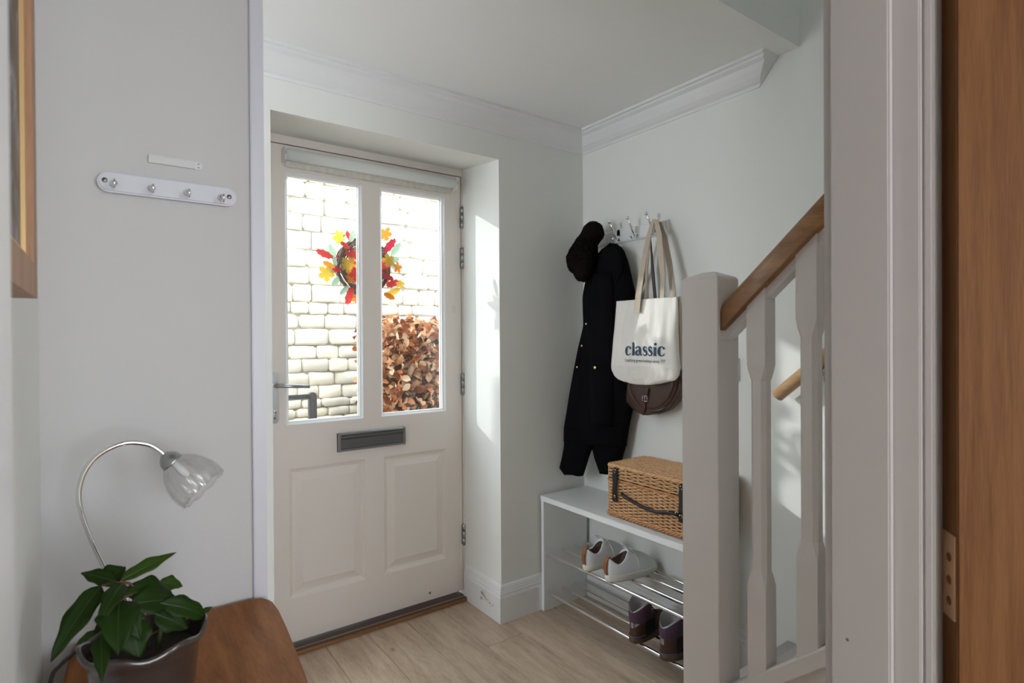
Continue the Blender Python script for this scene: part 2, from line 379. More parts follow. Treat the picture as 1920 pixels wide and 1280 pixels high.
# skirting boards
bp = [(0, 0), (0.018, 0), (0.018, 0.112), (0.0165, 0.115), (0.0165, 0.119), (0.0145, 0.121), (0.0145, 0.124), (0.016, 0.127), (0.013, 0.138), (0.013, 0.143), (0.011, 0.145), (0.011, 0.150), (0.006, 0.163), (0, 0.165)]
bf = MB().sweep(bp, [(1.659, D), (OR, D), (OR, 2.385)])
bf2 = MB(); bf2.sweep(bp, [(W, 1.06), (W, D), (1.659, D)])
struct(bf.build('baseboard_front', 'trim')); struct(bf2.build('baseboard_right', 'trim'))
# strip covering the free end of the key-rack wall
struct(B(((0.248, KY-0.008, 0), (0.274, KY+0.118, CZ))).build('trim_3', 'rack', bevel=0.0015))

# doorway lining beside the camera
xr = 0.80
t4 = struct(B(((xr, 0.2655, 0), (xr+0.03, 0.378, 2.03))).build('trim_4', 'lining_shaded', bevel=0.0015))
B(((xr-0.012, 0.294, 0), (xr, 0.3645, 2.02))).build('door_stop_strip', 'lining_shaded', t4, bevel=0.002)
B(((xr+0.006, 0.2535, 0), (xr+0.075, 0.2655, 2.09))).build('architrave', 'lining_shaded', t4, bevel=0.003)
t5 = struct(B(((px0-0.03, 0.2655, 0), (px0, 0.378, 2.03))).build('trim_5', 'trim', bevel=0.0015))
struct(B(((px0-0.03, 0.2655, 2.0), (xr+0.03, 0.378, 2.03))).build('trim_6', 'trim'))
mk = MB()
for p, r in (((1589, 1199), 0.0022),):
    q = at(p[0], p[1], 0, xr-0.0121); mk.lathe([(0.0001, -0.0006), (r, 0), (r, 0.0006)], q, 'x', 8)
mk.build('paint_chip', 'dirt', t4)

# oak door, wide open on the right
u_ = Vector((0.64, -0.77, 0)).normalized(); n_ = Vector((0.77, 0.64, 0)).normalized()
P0 = Vector((0.805, 0.2305, 0.006))
def odoor(b, s0, s1, z0, z1, t0, t1):
    c = [P0 + u_*s + n_*t for s, t in ((s0, t0), (s1, t0), (s1, t1), (s0, t1))]
    lo = [(p.x, p.y, z0) for p in c]; hi = [(p.x, p.y, z1) for p in c]
    return b.add(lo + hi, [(0,3,2,1),(4,5,6,7),(0,1,5,4),(1,2,6,5),(2,3,7,6),(3,0,4,7)])
b = MB(); odoor(b, 0, 0.76, 0.006, 1.99, 0.0, 0.04)
d2 = struct(b.build('door_2', 'oakdoor', bevel=0.0015))
for zc in (0.985, 1.78, 0.22):
    b = MB(); odoor(b, -0.0018, 0.0, zc-0.05, zc+0.05, 0.004, 0.036)
    h = b.build('hinge_leaf', 'frame' if zc == 0.985 else 'satin', d2)
    b = MB()
    for dz in (-0.03, -0.005, 0.022):
        c = P0 + n_*0.016 - u_*0.0022; rm = Matrix(((u_.x, n_.x, 0), (u_.y, n_.y, 0), (0, 0, 1)))
        b.lathe([(0.0001, -0.0006), (0.0045, -0.0006), (0.0055, 0.0004)], (c.x, c.y, zc+dz), 'x', 14, rot=rm)
    b.build('hinge_screws', 'oakdoor' if zc == 0.985 else 'screw', d2)

# ------------------------------------------------------------------ front door
YD = 2.414
dl, dr, dt, db = 0.540, 1.4405, 2.063, 0.030
ox = [(0.612, 0.938), (1.022, 1.352)]; oz = (0.922, 1.957); pz = (0.208, 0.742)
pxx = [(0.618, 0.945), (1.030, 1.353)]
leafb = B(((dl, YD, db), (0.612, YD+0.044, dt)), ((1.352, YD, db), (dr, YD+0.044, dt)), ((0.938, YD, oz[0]), (1.022, YD+0.044, oz[1])),
          ((0.612, YD, oz[1]), (1.352, YD+0.044, dt)), ((0.612, YD, pz[1]), (1.352, YD+0.044, oz[0])), ((0.612, YD, db), (1.352, YD+0.044, pz[0])),
          ((0.945, YD, pz[0]), (1.030, YD+0.044, pz[1])), ((0.612, YD, pz[0]), (0.618, YD+0.044, pz[1])))
d1 = struct(leafb.build('door_1', 'door'))
for x0, x1 in pxx:
    rects(MB(), x0, x1, pz[0], pz[1], [(0, 0), (0.003, 0.001), (0.007, 0.007), (0.013, 0.010), (0.017, 0.014), (0.022, 0.014), (0.030, 0.012), (0.052, 0.004), (0.054, 0.003)], YD).build('door_panel', 'door', d1)
for x0, x1 in ox:
    rects(MB(), x0, x1, oz[0], oz[1], [(0, 0), (0.004, 0.004), (0.004, 0.008), (0.012, 0.014), (0.012, 0.024)], YD, cap=False).build('glazing_bead', 'trim', d1)
    B(((x0, YD+0.024, oz[0]), (x1, YD+0.030, oz[1]))).build('pane', 'pane', d1)
    g = MB(); rects(g, x0, x1, oz[0], oz[1], [(0.0, 0.030), (0.012, 0.030), (0.012, 0.044), (0, 0.044)], YD, cap=False); g.build('outer_bead', 'trim', d1)
fr = B(((OL, 2.400, 0), (0.536, YO, 2.10)), ((0.53, YD+0.046, 0), (0.553, YO, 2.10)), ((dr+0.0035, 2.402, 0), (OR+0.002, YO, 2.10)), ((OL, 2.408, dt+0.0035), (OR, YO, 2.12)))
fr.build('door_frame', 'door', d1)
B(((0.53, YD+0.012, dt-0.001), (OR, YD+0.03, dt+0.005)), ((dr-0.001, YD+0.012, db), (dr+0.005, YD+0.03, dt))).build('door_seal', 'frame', d1)
B(((OL, 2.352, 0), (OR-0.018, 2.392, 0.016))).build('door_sill', 'sill', d1, bevel=0.004)
B(((OL, 2.385, 0), (OR-0.01, 2.46, 0.012)), ((OL, 2.36, 0.0), (OR-0.018, 2.372, 0.018))).build('weather_bar', 'anth', d1)
# handle
pc = at(514, 745, 1, YD)
b = MB()
def stadium(cx, cz, hw, hh, n=8):
    pts = [(cx + hw*math.cos(a), cz + hh - hw + hw*math.sin(a)) for a in [PI*i/n for i in range(n+1)]]
    pts += [(cx - hw*math.cos(a), cz - hh + hw - hw*math.sin(a)) for a in [PI*i/n for i in range(n+1)]]
    return pts
b.prism(stadium(pc.x, 1.036, 0.0145, 0.103), 1, YD-0.009, YD)
hp = b.build('handle_plate', 'satin', d1, bevel=0.0025)
b = MB().tube([(pc.x, YD-0.005, 1.088), (pc.x, YD-0.038, 1.088), (pc.x+0.012, YD-0.050, 1.088), (pc.x+0.06, YD-0.053, 1.084), (pc.x+0.125, YD-0.052, 1.080)], [0.009, 0.009, 0.0085, 0.008, 0.0075], 10)
b.build('handle_lever', 'satin', hp)
b = MB().lathe([(0.0001, YD-0.017), (0.008, YD-0.017), (0.0085, YD-0.009)], (pc.x, 0, 0.985), 'y', 14); b.box((pc.x-0.004, YD-0.016, 0.962), (pc.x+0.004, YD-0.008, 0.982)); b.build('lock_cylinder', 'chrome', hp)
b = MB().lathe([(0.0001, YD-0.0105), (0.004, YD-0.0105), (0.0045, YD-0.009)], (pc.x, 0, 0.955), 'y', 10); b.build('screw', 'screw', hp)
# letter plate
x0, x1, z0, z1 = 0.818, 1.131, 0.788, 0.868
b = MB()
rects(b, x0, x1, z0, z1, [(0, 0), (0, -0.012), (0.003, -0.015), (0.010, -0.015), (0.012, -0.008)], YD, cap=False)
lp = b.build('letter_plate', 'satin', d1)
b = MB(); b.prism([(YD-0.004, z0+0.012), (YD-0.010, z0+0.012), (YD-0.010, z0+0.050), (YD-0.017, z0+0.058), (YD-0.017, z1-0.012), (YD-0.004, z1-0.012)], 0, x0+0.013, x1-0.013)
b.build('letter_flap', 'satind', lp)
for xe in (x0, x1-0.012):
    B(((xe, YD-0.020, z0), (xe+0.012, YD, z1))).build('end_cap', 'satin', lp, bevel=0.003)
# hinges
for zc in (1.866, 1.667, 1.049, 0.307):
    b = MB()
    for i in range(3):
        b.lathe([(0.0001, zc-0.05+0.0345*i), (0.0085, zc-0.05+0.0345*i), (0.0085, zc-0.018+0.0345*i), (0.0001, zc-0.018+0.0345*i)], (dr+0.003, YD-0.010, 0), 'z', 12)
    b.lathe([(0.0001, zc-0.056), (0.005, zc-0.054), (0.0085, zc-0.05)], (dr+0.003, YD-0.010, 0), 'z', 10)
    hg = b.build('hinge', 'satin', d1)
    B(((dr-0.004, YD-0.006, zc-0.05), (dr+0.004, YD, zc+0.05))).build('hinge_leaf', 'satind', hg)
    if zc < 1: pass
b = MB()
q = at(806, 1111, 1, YD); b.lathe([(0.0001, YD-0.0015), (0.006, YD-0.001), (0.006, YD)], (q.x, 0, q.z), 'y', 10); b.build('scuff_mark', 'dirt', d1)

# ------------------------------------------------------------------ outside
gr = struct(B(((-6, YO, -0.25), (9, 9, -0.10))).build('ground', 'paving'))
WY = 4.0
sw = thing('stone_wall', 'rubble wall of pale cream limestone outside the glazed front door', 'wall', (1.9, WY+0.1, -0.1))
sw['kind'] = 'structure'
b = B(((0.5, WY+0.02, -0.1), (6.5, WY+0.3, 2.66))); b.build('mortar_bed', 'mortar', sw)
zs = [at(600, v, 1, WY).z for v in (780, 763, 747, 722, 697, 672, 647, 616, 589, 567, 534, 503, 470, 436, 405, 375, 345)]
while zs[0] > 0.25: zs.insert(0, zs[0] - rnd.uniform(0.09, 0.13))
while zs[-1] < 2.62: zs.append(zs[-1] + rnd.uniform(0.1, 0.125))
rs_ = random.Random(21)
def stone(x0, x1, z0, z1):
    FX = [0, .09, .36, .64, .91, 1]; FZ = [0, .16, .5, .84, 1]; nx = 5; nz = 4; out = rs_.uniform(0.0, 0.018); g = 0.0025
    vs = []; sd = Vector((rs_.random()*99, rs_.random()*99, 0))
    cutx = [rs_.uniform(0, 0.016) for _ in range(4)]
    for j in range(nz+1):
        for i in range(nx+1):
            fx, fz = FX[i], FZ[j]
            x = x0+g+(x1-x0-2*g)*fx; z = z0+g+(z1-z0-2*g)*fz
            e = 1 if (i in (0, nx) or j in (0, nz)) else 0
            if i in (0, nx) and j in (0, nz):
                c = cutx[(1 if i else 0)+(2 if j else 0)]; x += (c if i == 0 else -c); z += (c if j == 0 else -c)*0.7
            nz_ = noise.noise(Vector((x*9, z*9, 0)) + sd)
            vs.append((x + nz_*0.006, WY + 0.004 - (0 if e else 0.009) - out*0.8 + nz_*0.014, z + noise.noise(Vector((z*9, x*11, 3)) + sd)*0.008))
    fs = []
    for j in range(nz):
        for i in range(nx):
            a = j*(nx+1)+i; fs.append((a, a+1, a+nx+2, a+nx+1))
    per = [i for i in range(nx+1)] + [j*(nx+1)+nx for j in range(1, nz+1)] + [nz*(nx+1)+i for i in range(nx-1, -1, -1)] + [j*(nx+1) for j in range(nz-1, 0, -1)]
    base = len(vs)
    for p in per: vs.append((vs[p][0], WY+0.03, vs[p][2]))
    for k in range(len(per)):
        k2 = (k+1) % len(per); fs.append((per[k], base+k, base+k2, per[k2]))
    bb = MB(); bb.add(vs, fs, True)
    return bb
ns = 0
rest = MB()
for z0, z1 in zip(zs[:-1], zs[1:]):
    x = 0.55 + rs_.uniform(-0.15, 0.1)
    while x < 3.0:
        ln = rs_.uniform(0.11, 0.27) if (z1-z0) > 0.07 else rs_.uniform(0.12, 0.3)
        st = stone(x, x+ln, z0, z1)
        vis = 0.9 < x+ln and x < 2.6 and z1 > 0.6 and z0 < 2.6
        if vis and ns < 290:
            o = st.build('stone', 'stone', sw, fix=False); ns += 1
        else: rest.add(st.v, st.f, True)
        x += ln
o = rest.build('stones_beyond_view', 'stone', sw, fix=False); o['kind'] = 'stuff'
to_local(sw)
gw = thing('sun_blocker_wall', 'unseen wall added left of the stone wall, its top cut to shape the sunlight', 'wall', (-1.5, WY+.1, -.1)); gw['kind'] = 'structure'
b = MB(); b.prism([(-4.5, -.1), (.5, -.1), (.5, 1.95), (.18, 1.63), (.0, 1.30), (-.10, 1.30), (-.12, 2.12), (-4.5, 2.12)], 1, WY, WY+.2); b.build('blocker_face', 'mortar', gw)  # unseen wall added to block low sun, outline cut for the shadow edge
to_local(gw)

# copper beech hedge
hx0, hx1, hy0, hy1, hz = 1.37, 2.9, 3.16, 3.62, 1.335
BL = [leafmat('beech_leaf_%d' % i, c, r, 0.6, 0.3) for i, (c, r) in enumerate([((0.42, 0.15, 0.055), (0.5, 0.2, 0.08)), ((0.17, 0.05, 0.022), (0.22, 0.07, 0.03)), ((0.58, 0.32, 0.17), (0.6, 0.33, 0.18)), ((0.66, 0.46, 0.30), (0.6, 0.4, 0.25))])]
hd = thing('beech_hedge', 'clipped beech hedge with dry copper brown leaves outside the right door pane', 'hedge', (2.0, 3.4, -0.1))
b = MB(); rh = random.Random(3)
for i in range(170):
    x = rh.uniform(hx0+.05, hx1-.05); y = rh.uniform(hy0+.05, hy1); z = rh.uniform(-0.1, 0.9)
    pts = [(x, y, z)]
    for k in range(3):
        x += rh.uniform(-.05, .05); y += rh.uniform(-.08, .04); z += rh.uniform(.08, .16); z = min(z, hz-0.02); y = max(y, hy0)
        pts.append((x, y, z))
    b.tube(pts, 0.0035, 5)
for x in (1.5, 1.9, 2.3, 2.7): b.tube([(x, 3.4, -0.1), (x+.03, 3.42, 0.5), (x, 3.4, 1.1)], 0.018, 6)
b.build('twigs', 'twig', hd, fix=False)
def beech(size, seed):
    r = random.Random(seed); n = 5; vs = []; curl = r.uniform(0.3, 1.1); fold = r.uniform(0.15, 0.6)
    for i in range(n+1):
        f = i/n; wd = math.sin(PI*min(1, f*0.96+0.02))**0.8*0.34
        y = f; z = math.sin(f*PI*curl)*0.22 + (r.uniform(-.04, .04))
        vs += [(-wd, y, z + fold*wd), (0, y, z), (wd, y, z + fold*wd*r.uniform(.5, 1.3))]
    fs = []
    for i in range(n):
        for j in range(2):
            a = i*3+j; fs.append((a, a+1, a+4, a+3))
    return [tuple(c*size for c in v) for v in vs], fs
bm_ = []
for k in range(8):
    v, f = beech(0.052, k); me = bpy.data.meshes.new('beech_leaf'); me.from_pydata(v, [], f); me.polygons.foreach_set('use_smooth', [True]*len(f))
    me.materials.append(BL[k % 4]); bm_.append((me, v, f))
from mathutils import Euler
def leafpos(front):
    t = rh.random()
    x = rh.uniform(hx0, hx1 if not front else 2.15)
    if not front and rh.random() < .14:
        e = Euler((rh.uniform(-1.4, 1.6), rh.uniform(-1.3, 1.3), rh.uniform(0, 6.28)))
        return (hx0+abs(rh.gauss(0, .03)), rh.uniform(hy0, hy1), rh.uniform(-.1, hz)), e, rh.uniform(.65, 1.25)
    if front: y = hy0 + abs(rh.gauss(0, 0.03)); z = rh.uniform(0.72, hz+0.01)
    elif t < 0.2: y = rh.uniform(hy0, hy1); z = hz + rh.gauss(0, 0.03)
    else: y = hy0 + abs(rh.gauss(0, 0.09)); z = rh.uniform(-0.1, hz)
    e = Euler((rh.uniform(-1.4, 1.6), rh.uniform(-1.3, 1.3), rh.uniform(0, 6.28)))
    return (x, y, z), e, rh.uniform(0.65, 1.25)
for i in range(285):
    p, e, s_ = leafpos(True); me = bm_[rh.randrange(8)][0]
    o = bpy.data.objects.new('leaf', me); COL.objects.link(o); o.location = p; o.rotation_euler = e; o.scale = (s_,)*3; o.parent = hd
restm = [MB() for _ in range(4)]
for i in range(7000):
    p, e, s_ = leafpos(False); k = rh.randrange(8); mm = e.to_matrix()
    restm[k % 4].add([mm @ (Vector(v)*s_) + Vector(p) for v in bm_[k][1]], bm_[k][2], True)
for k in range(4):
    o = restm[k].build('dry_leaves', BL[k], hd, fix=False); o['kind'] = 'stuff'
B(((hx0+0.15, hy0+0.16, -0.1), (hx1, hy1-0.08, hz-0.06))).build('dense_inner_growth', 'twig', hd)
to_local(hd)

# iron rail outside
ir = thing('garden_rail', 'dark grey iron rail with one round topped post outside the left door pane', 'railing', (0.95, 3.0, -0.1))
pa = at(586, 760, 1, 3.0); ztop = at(586, 735, 1, 3.0).z; zbar = at(560, 744, 1, 3.0).z
b = MB(); b.prism(stadium(pa.x, (ztop-0.1)/2, 0.019, (ztop+0.1)/2), 1, 2.985, 3.02); b.build('post', 'anth', ir, bevel=0.003)
B(((-0.6, 2.995, zbar-0.011), (pa.x-0.015, 3.01, zbar+0.011))).build('rail', 'anth', ir, bevel=0.003)
B(((-0.6, 2.99, -0.1), (-0.565, 3.015, ztop))).build('post', 'anth', ir)
to_local(ir)

# wreath hung outside the door
wc = at(682, 500, 1, 2.53)
wr = thing('autumn_wreath', 'twig wreath with red, orange and yellow maple leaves hung outside the door glass', 'wreath', (wc.x, 2.53, wc.z))
b = MB(); rw = random.Random(9)
for k in range(26):
    R_ = 0.109 + rw.uniform(-.018, .018); ph = rw.uniform(0, 6.28); yo = rw.uniform(-.015, .02); am = rw.uniform(.003, .010); fq = rw.choice([2, 3, 5])
    pts = [(wc.x+(R_+am*math.sin(fq*a+ph))*math.cos(a), 2.53+yo+am*math.cos(fq*a+ph), wc.z+(R_*1.06+am*math.sin(fq*a+ph))*math.sin(a)) for a in [2*PI*i/40 for i in range(41)]]
    b.tube(pts, rw.uniform(.0014, .0030), 6, cap=False)
b.build('twig_ring', 'wtwig', wr, fix=False)
LC = [leafmat('wreath_%s' % n, c, r, 0.6, 0.45) for n, c, r in (('red', (0.80, 0.10, 0.09), (0.6, 0.04, 0.04)), ('orange', (0.85, 0.33, 0.06), (0.8, 0.25, 0.03)), ('yellow', (0.85, 0.58, 0.12), (0.8, 0.5, 0.05)), ('sage', (0.55, 0.72, 0.62), (0.3, 0.45, 0.3)), ('crimson', (0.62, 0.06, 0.09), (0.5, 0.03, 0.06)))]
def lobed(c, ang, size, kind, dy, lean):
    out = []
    n = 30
    if kind == 'm':
        for i in range(n):
            a = 2*PI*i/n; r = 0.55 + 0.45*abs(math.cos(2.5*a))**0.8
            if i % 2: r *= 0.84
            out.append((r*math.cos(a)*size, r*math.sin(a)*size))
    else:
        for i in range(n):
            a = 2*PI*i/n; rr = 1.0 + (0.12*math.sin(9*a) if kind == 'o' else 0)
            out.append((math.cos(a)*size*rr, math.sin(a)*size*0.42*rr))
    ca, sa = math.cos(ang), math.sin(ang)
    vs = [(c[0], c[1]+dy, c[2])]
    for x, z in out:
        vs.append((c[0] + x*ca - z*sa, c[1]+dy + lean*x + 0.25*abs(z), c[2] + x*sa + z*ca))
    fs = [(0, i+1, (i+1) % n + 1) for i in range(n)]
    return MB().add(vs, fs, True)
wl = [ # pixel centre, angle, size, kind, colour
 ((632,446),2.2,.028,'m',2),((641,462),2.6,.020,'o',0),((655,445),1.2,.024,'e',3),((603,478),2.7,.030,'o',0),((617,470),2.2,.022,'e',3),((622,490),1.9,.020,'e',3),
 ((613,497),2.8,.024,'o',1),((607,514),3.6,.034,'m',2),((616,508),2.9,.019,'e',3),((628,528),4.0,.026,'e',3),((624,505),3.1,.026,'o',4),
 ((652,555),4.4,.034,'o',0),((664,560),4.9,.020,'m',1),((640,545),4.0,.022,'e',3),
 ((650,498),1.0,.036,'m',2),((660,478),.6,.034,'m',0),((663,515),4.6,.030,'m',0),((655,522),5.4,.024,'m',1),
 ((720,440),1.3,.028,'m',1),((727,462),.9,.034,'o',4),((740,468),1.0,.030,'e',3),((736,488),.2,.026,'e',3),((742,502),.2,.026,'m',1),((722,490),1.9,.030,'m',2),
 ((733,532),.35,.032,'o',0),((731,549),.5,.030,'o',2),((724,556),5.9,.026,'o',1),((744,534),.2,.018,'m',2),((722,520),5.9,.026,'o',4),((716,500),1.0,.030,'m',0),((690,440),1.4,.03,'m',1),((688,560),4.6,.03,'m',0)]
for i, ((u, v), a, s_, k, c) in enumerate(wl):
    p = at(u, v, 1, 2.53)
    lobed(p, a, s_*1.22, k, rw.uniform(-.045, -.012), rw.uniform(-.5, .5)).build('wreath_leaf', LC[c], wr, fix=False)
for i in range(34):
    a = rw.uniform(0, 6.28); rr_ = rw.uniform(.085, .165) if i % 3 else rw.uniform(.03, .08)
    k = rw.choice('emo'); c = {'e': 3, 'm': rw.choice([1, 2, 2, 0]), 'o': rw.choice([0, 4, 1])}[k]
    lobed((wc.x+rr_*math.cos(a), 2.53, wc.z+rr_*math.sin(a)), a+rw.uniform(-.6, .6), rw.uniform(.020, .034), k, rw.uniform(-.02, .03), rw.uniform(-.6, .6)).build('wreath_leaf', LC[c], wr, fix=False)
b = MB().tube([(wc.x, 2.515, wc.z+.11), (wc.x, 2.49, 1.9), (wc.x, 2.475, 2.055)], 0.0015, 5); b.build('hanging_cord', 'twig', wr)
to_local(wr)

# roller blind
bl = thing('roller_blind', 'white roller blind rolled up above the front door glass', 'blind', (1.0, 2.39, 2.0))
b = MB(); b.lathe([(0.024, 0.607), (0.024, 1.388)], (0, YD-0.032, 2.018), 'x', 20, cap=True); b.build('rolled_fabric', 'blind', bl)
for xe in (0.600, 1.388):
    B(((xe, YD-0.058, 1.988), (xe+0.006, YD, 2.046))).build('bracket', 'ceramic', bl, bevel=0.002)
    b = MB(); b.tube([(xe+.003, YD-.058+.03*(1-math.sin(a)), 2.018+.026*math.cos(a)) for a in [PI*i/10 for i in range(11)]], 0.0016, 6); b.build('bracket_edge', 'satin', bl)
b = MB(); n = 60; vs = []
for i in range(n+1):
    x = 0.612 + (1.384-0.612)*i/n; sc = 0.004*abs(math.sin(i*PI/4))
    vs += [(x, YD-0.012, 1.999), (x, YD-0.010, 1.976-sc), (x, YD-0.007, 1.976-sc), (x, YD-0.009, 1.999)]
b.rings([vs[4*i:4*i+4] for i in range(n+1)], smooth=False); b.build('patterned_hem', 'lace_fab', bl)
zb = at(848, 575, 1, YD-.02).z
b = MB()
def beads(b, pts, r, step):
    P = [Vector(p) for p in pts]
    for a, c in zip(P[:-1], P[1:]):
        L_ = (c-a).length; k = max(1, int(L_/step))
        for i in range(k):
            p = a.lerp(c, i/k)
            b.add([p+Vector(d)*r for d in ((1,0,0),(-1,0,0),(0,1,0),(0,-1,0),(0,0,1),(0,0,-1))], [(0,2,4),(2,1,4),(1,3,4),(3,0,4),(2,0,5),(1,2,5),(3,1,5),(0,3,5)], True)
beads(b, [(1.377, YD-.024, 2.0), (1.380, YD-.022, zb+.01), (1.386, YD-.022, zb), (1.392, YD-.022, zb+.01), (1.396, YD-.024, 2.0)], 0.0017, 0.0048)
b.build('bead_chain', 'ceramic', bl, fix=False)
b = MB().lathe([(0.0001, zb+.008), (.006, zb+.004), (.008, zb-.012), (.0075, zb-.026), (.0001, zb-.03)], (1.387, YD-.02, 0), 'z', 10); b.build('chain_weight', M['pane'], bl)
to_local(bl)

# cabin hook on the skirting
ch = thing('cabin_hook', 'small brass hook and eye screwed to the white skirting beside the front door', 'hook', (OR-.02, 2.17, .08))
xf = OR-.018
b = MB()
for q in (at(904, 1110, 0, xf), at(903, 1120, 0, xf)):
    b.lathe([(0.0001, -.005), (.006, -.004), (.007, 0.0)], (xf, q.y, q.z), 'x', 12)
b.build('screw_eye', 'satin', ch)
qa = at(904, 1111, 0, xf-.008); qb = at(922, 1134, 0, xf-.008)
MB().tube([qa, qa.lerp(qb, .5)+Vector((-.004, 0, -.002)), qb], 0.0022, 8).build('hook_arm', 'brass', ch)
b = MB(); b.lathe([(0.0001, -.008), (.005, -.006), (.006, 0), (.005, .006), (0.0001, .008)], qb, 'x', 12); b.build('hook_tip', 'ceramic', ch)
to_local(ch)

# ------------------------------------------------------------------ stairs
NX0, NX1, NY0, NY1, NZ = 1.131, 1.213, 0.767, 0.866, 1.412
st = thing('staircase', 'white painted staircase with oak handrail and beige carpeted steps', 'staircase', (1.5, 0.8, 0))
b = MB(); e = 0.002
def rr(z, i): return [(NX0+i, NY0+i, z), (NX1-i, NY0+i, z), (NX1-i, NY1-i, z), (NX0+i, NY1-i, z)]
b.rings([rr(0, 0), rr(NZ-0.006, 0), rr(NZ-0.001, 0.004), rr(NZ+0.012, 0.034)], smooth=False)
b.build('newel_post', 'stairp', st, bevel=0.0015)
SL = 0.913
def rp(y, z766): return z766 + (0.766 - y) * SL
yend = 0.378
RC = 1.174
prof = [(-.0335, 0), (-.0345, .004), (-.0345, .040), (-.032, .050), (-.026, .059), (-.015, .0655), (0, .0675), (.015, .0655), (.026, .059), (.032, .050), (.0345, .040), (.0345, .004), (.0335, 0)]
b = MB(); b.rings([[(RC+o, y, rp(y, 1.286)+h) for o, h in prof] for y in (NY0-0.0005, yend)], smooth=True)
b.build('handrail', 'rail', st)
B_ = [(0.689, 0.0455), (0.580, 0.0455), (0.469, 0.0455)]
ys_ = [NY0] + [c for c, _ in B_] + [yend]
bw = 0.0215
prev = NY0
for c, _ in B_ + [(yend-bw, 0)]:
    a0, a1 = prev, c+bw
    if a0 - a1 > 0.01:
        b = MB(); b.rings([[(1.160, y, rp(y, 1.286)+dz) for dz in (0, -.022)] + [(1.192, y, rp(y, 1.286)+dz) for dz in (-.022, 0)] for y in (a0, a1)], smooth=False)
        b.build('spacer_fillet', 'stairp', st)
    prev = c-bw
def stz(y): return 0.470 + (0.766 - y) * 0.86
for c, _ in B_:
    x0, x1 = 1.153, 1.195; y0, y1 = c-bw, c+bw; zt0 = rp(c, 1.286); zb0 = stz(c)
    ztc, zbc = zt0 - 0.165, zb0 + 0.205
    if c == B_[0][0]: ztc, zbc = 1.19, 0.745
    else: ztc, zbc = 1.19+(B_[0][0]-c)*0.88, 0.745+(B_[0][0]-c)*0.87
    def oct(z, ch, tilt=None):
        pts = [(x0+ch, y0), (x1-ch, y0), (x1, y0+ch), (x1, y1-ch), (x1-ch, y1), (x0+ch, y1), (x0, y1-ch), (x0, y0+ch)]
        return [(x, y, (tilt(y) if tilt else z)) for x, y in pts]
    def shr(z, ins, ch):
        pts = [(x0+ins+ch, y0+ins), (x1-ins-ch, y0+ins), (x1-ins, y0+ins+ch), (x1-ins, y1-ins-ch), (x1-ins-ch, y1-ins), (x0+ins+ch, y1-ins), (x0+ins, y1-ins-ch), (x0+ins, y0+ins+ch)]
        return [(x, y, z) for x, y in pts]
    bb = MB(); bb.rings([oct(0, .0006, lambda y: stz(y)-.002), shr(zbc-.02, 0, .0006), shr(zbc-.005, 0.0008, .004), shr(zbc+.016, .004, .008), shr(ztc-.016, .004, .008), shr(ztc+.005, .0008, .004), shr(ztc+.02, 0, .0006), oct(0, .0006, lambda y: rp(y, 1.287))], smooth=False)
    bb.build('baluster', 'stairp', st)
b = MB(); b.rings([[(x, y, stz(y)+dz) for x, dz in ((1.150, -.041), (1.150, -.006), (1.155, 0), (1.196, 0), (1.200, -.006), (1.200, -.041))] for y in (NY0, yend)], smooth=False)
b.build('base_rail', 'stairp', st)
b = MB(); b.rings([[(x, y, z) for x, z in ((1.166, 0.0), (1.166, stz(y)-.041), (1.19, stz(y)-.041), (1.19, 0.0))] for y in (NY0, yend)], smooth=False)
b.build('stair_side_panel', 'stairp', st)
for k in range(1, 5):
    yn = 1.06 - 0.225*(k-1); z = 0.2*k
    y0 = max(yend, yn - 0.235)
    xs0 = 1.19
    if k == 1: xs0 = 1.19
    b = MB(); b.prism([(yn-.012, z-.2 if k > 1 else 0), (yn-.012, z-.03), (yn, z-.022), (yn, z-.010), (yn-.010, z), (y0, z), (y0, z-.2 if k > 1 else 0)], 0, xs0, W-.003)
    b.build('carpeted_step', 'carpet', st)
to_local(st)
# wall handrail
wx = 1.905
wh = thing('wall_handrail', 'short pale oak handrail fixed to the right wall above the stairs', 'handrail', (wx, 0.8, 1.2))
ya, za = 1.058, 1.066; yb = 0.385; zb2 = za + (ya-yb)*0.87
MB().tube([(wx, ya, za), (wx, (ya+yb)/2, (za+zb2)/2), (wx, yb, zb2)], 0.0, 12, flat=(0.024, 0.022), upv=(0, 0, 1)).build('rail', 'rail2', wh)
for yy in (0.905, 0.5):
    zz = za + (ya-yy)*0.87
    b = MB().tube([(wx+.01, yy, zz-.022), (wx+.012, yy, zz-.055), (W-.004, yy, zz-.07)], 0.006, 8); b.lathe([(0.0001, -.006), (.02, -.004), (.022, 0)], (W, yy, zz-.07), 'x', 16); b.build('bracket', 'satin', wh)
to_local(wh)
ls = thing('light_switch', 'white plastic light switch on the right wall behind the newel post', 'switch', (W, 1.245, 1.15))
B(((W-.012, 1.233, 1.105), (W, 1.305, 1.19))).build('plate', 'ceramic', ls, bevel=.002)
B(((W-.016, 1.262, 1.14), (W-.012, 1.275, 1.155))).build('rocker', 'ceramic', ls, bevel=.001)
to_local(ls)

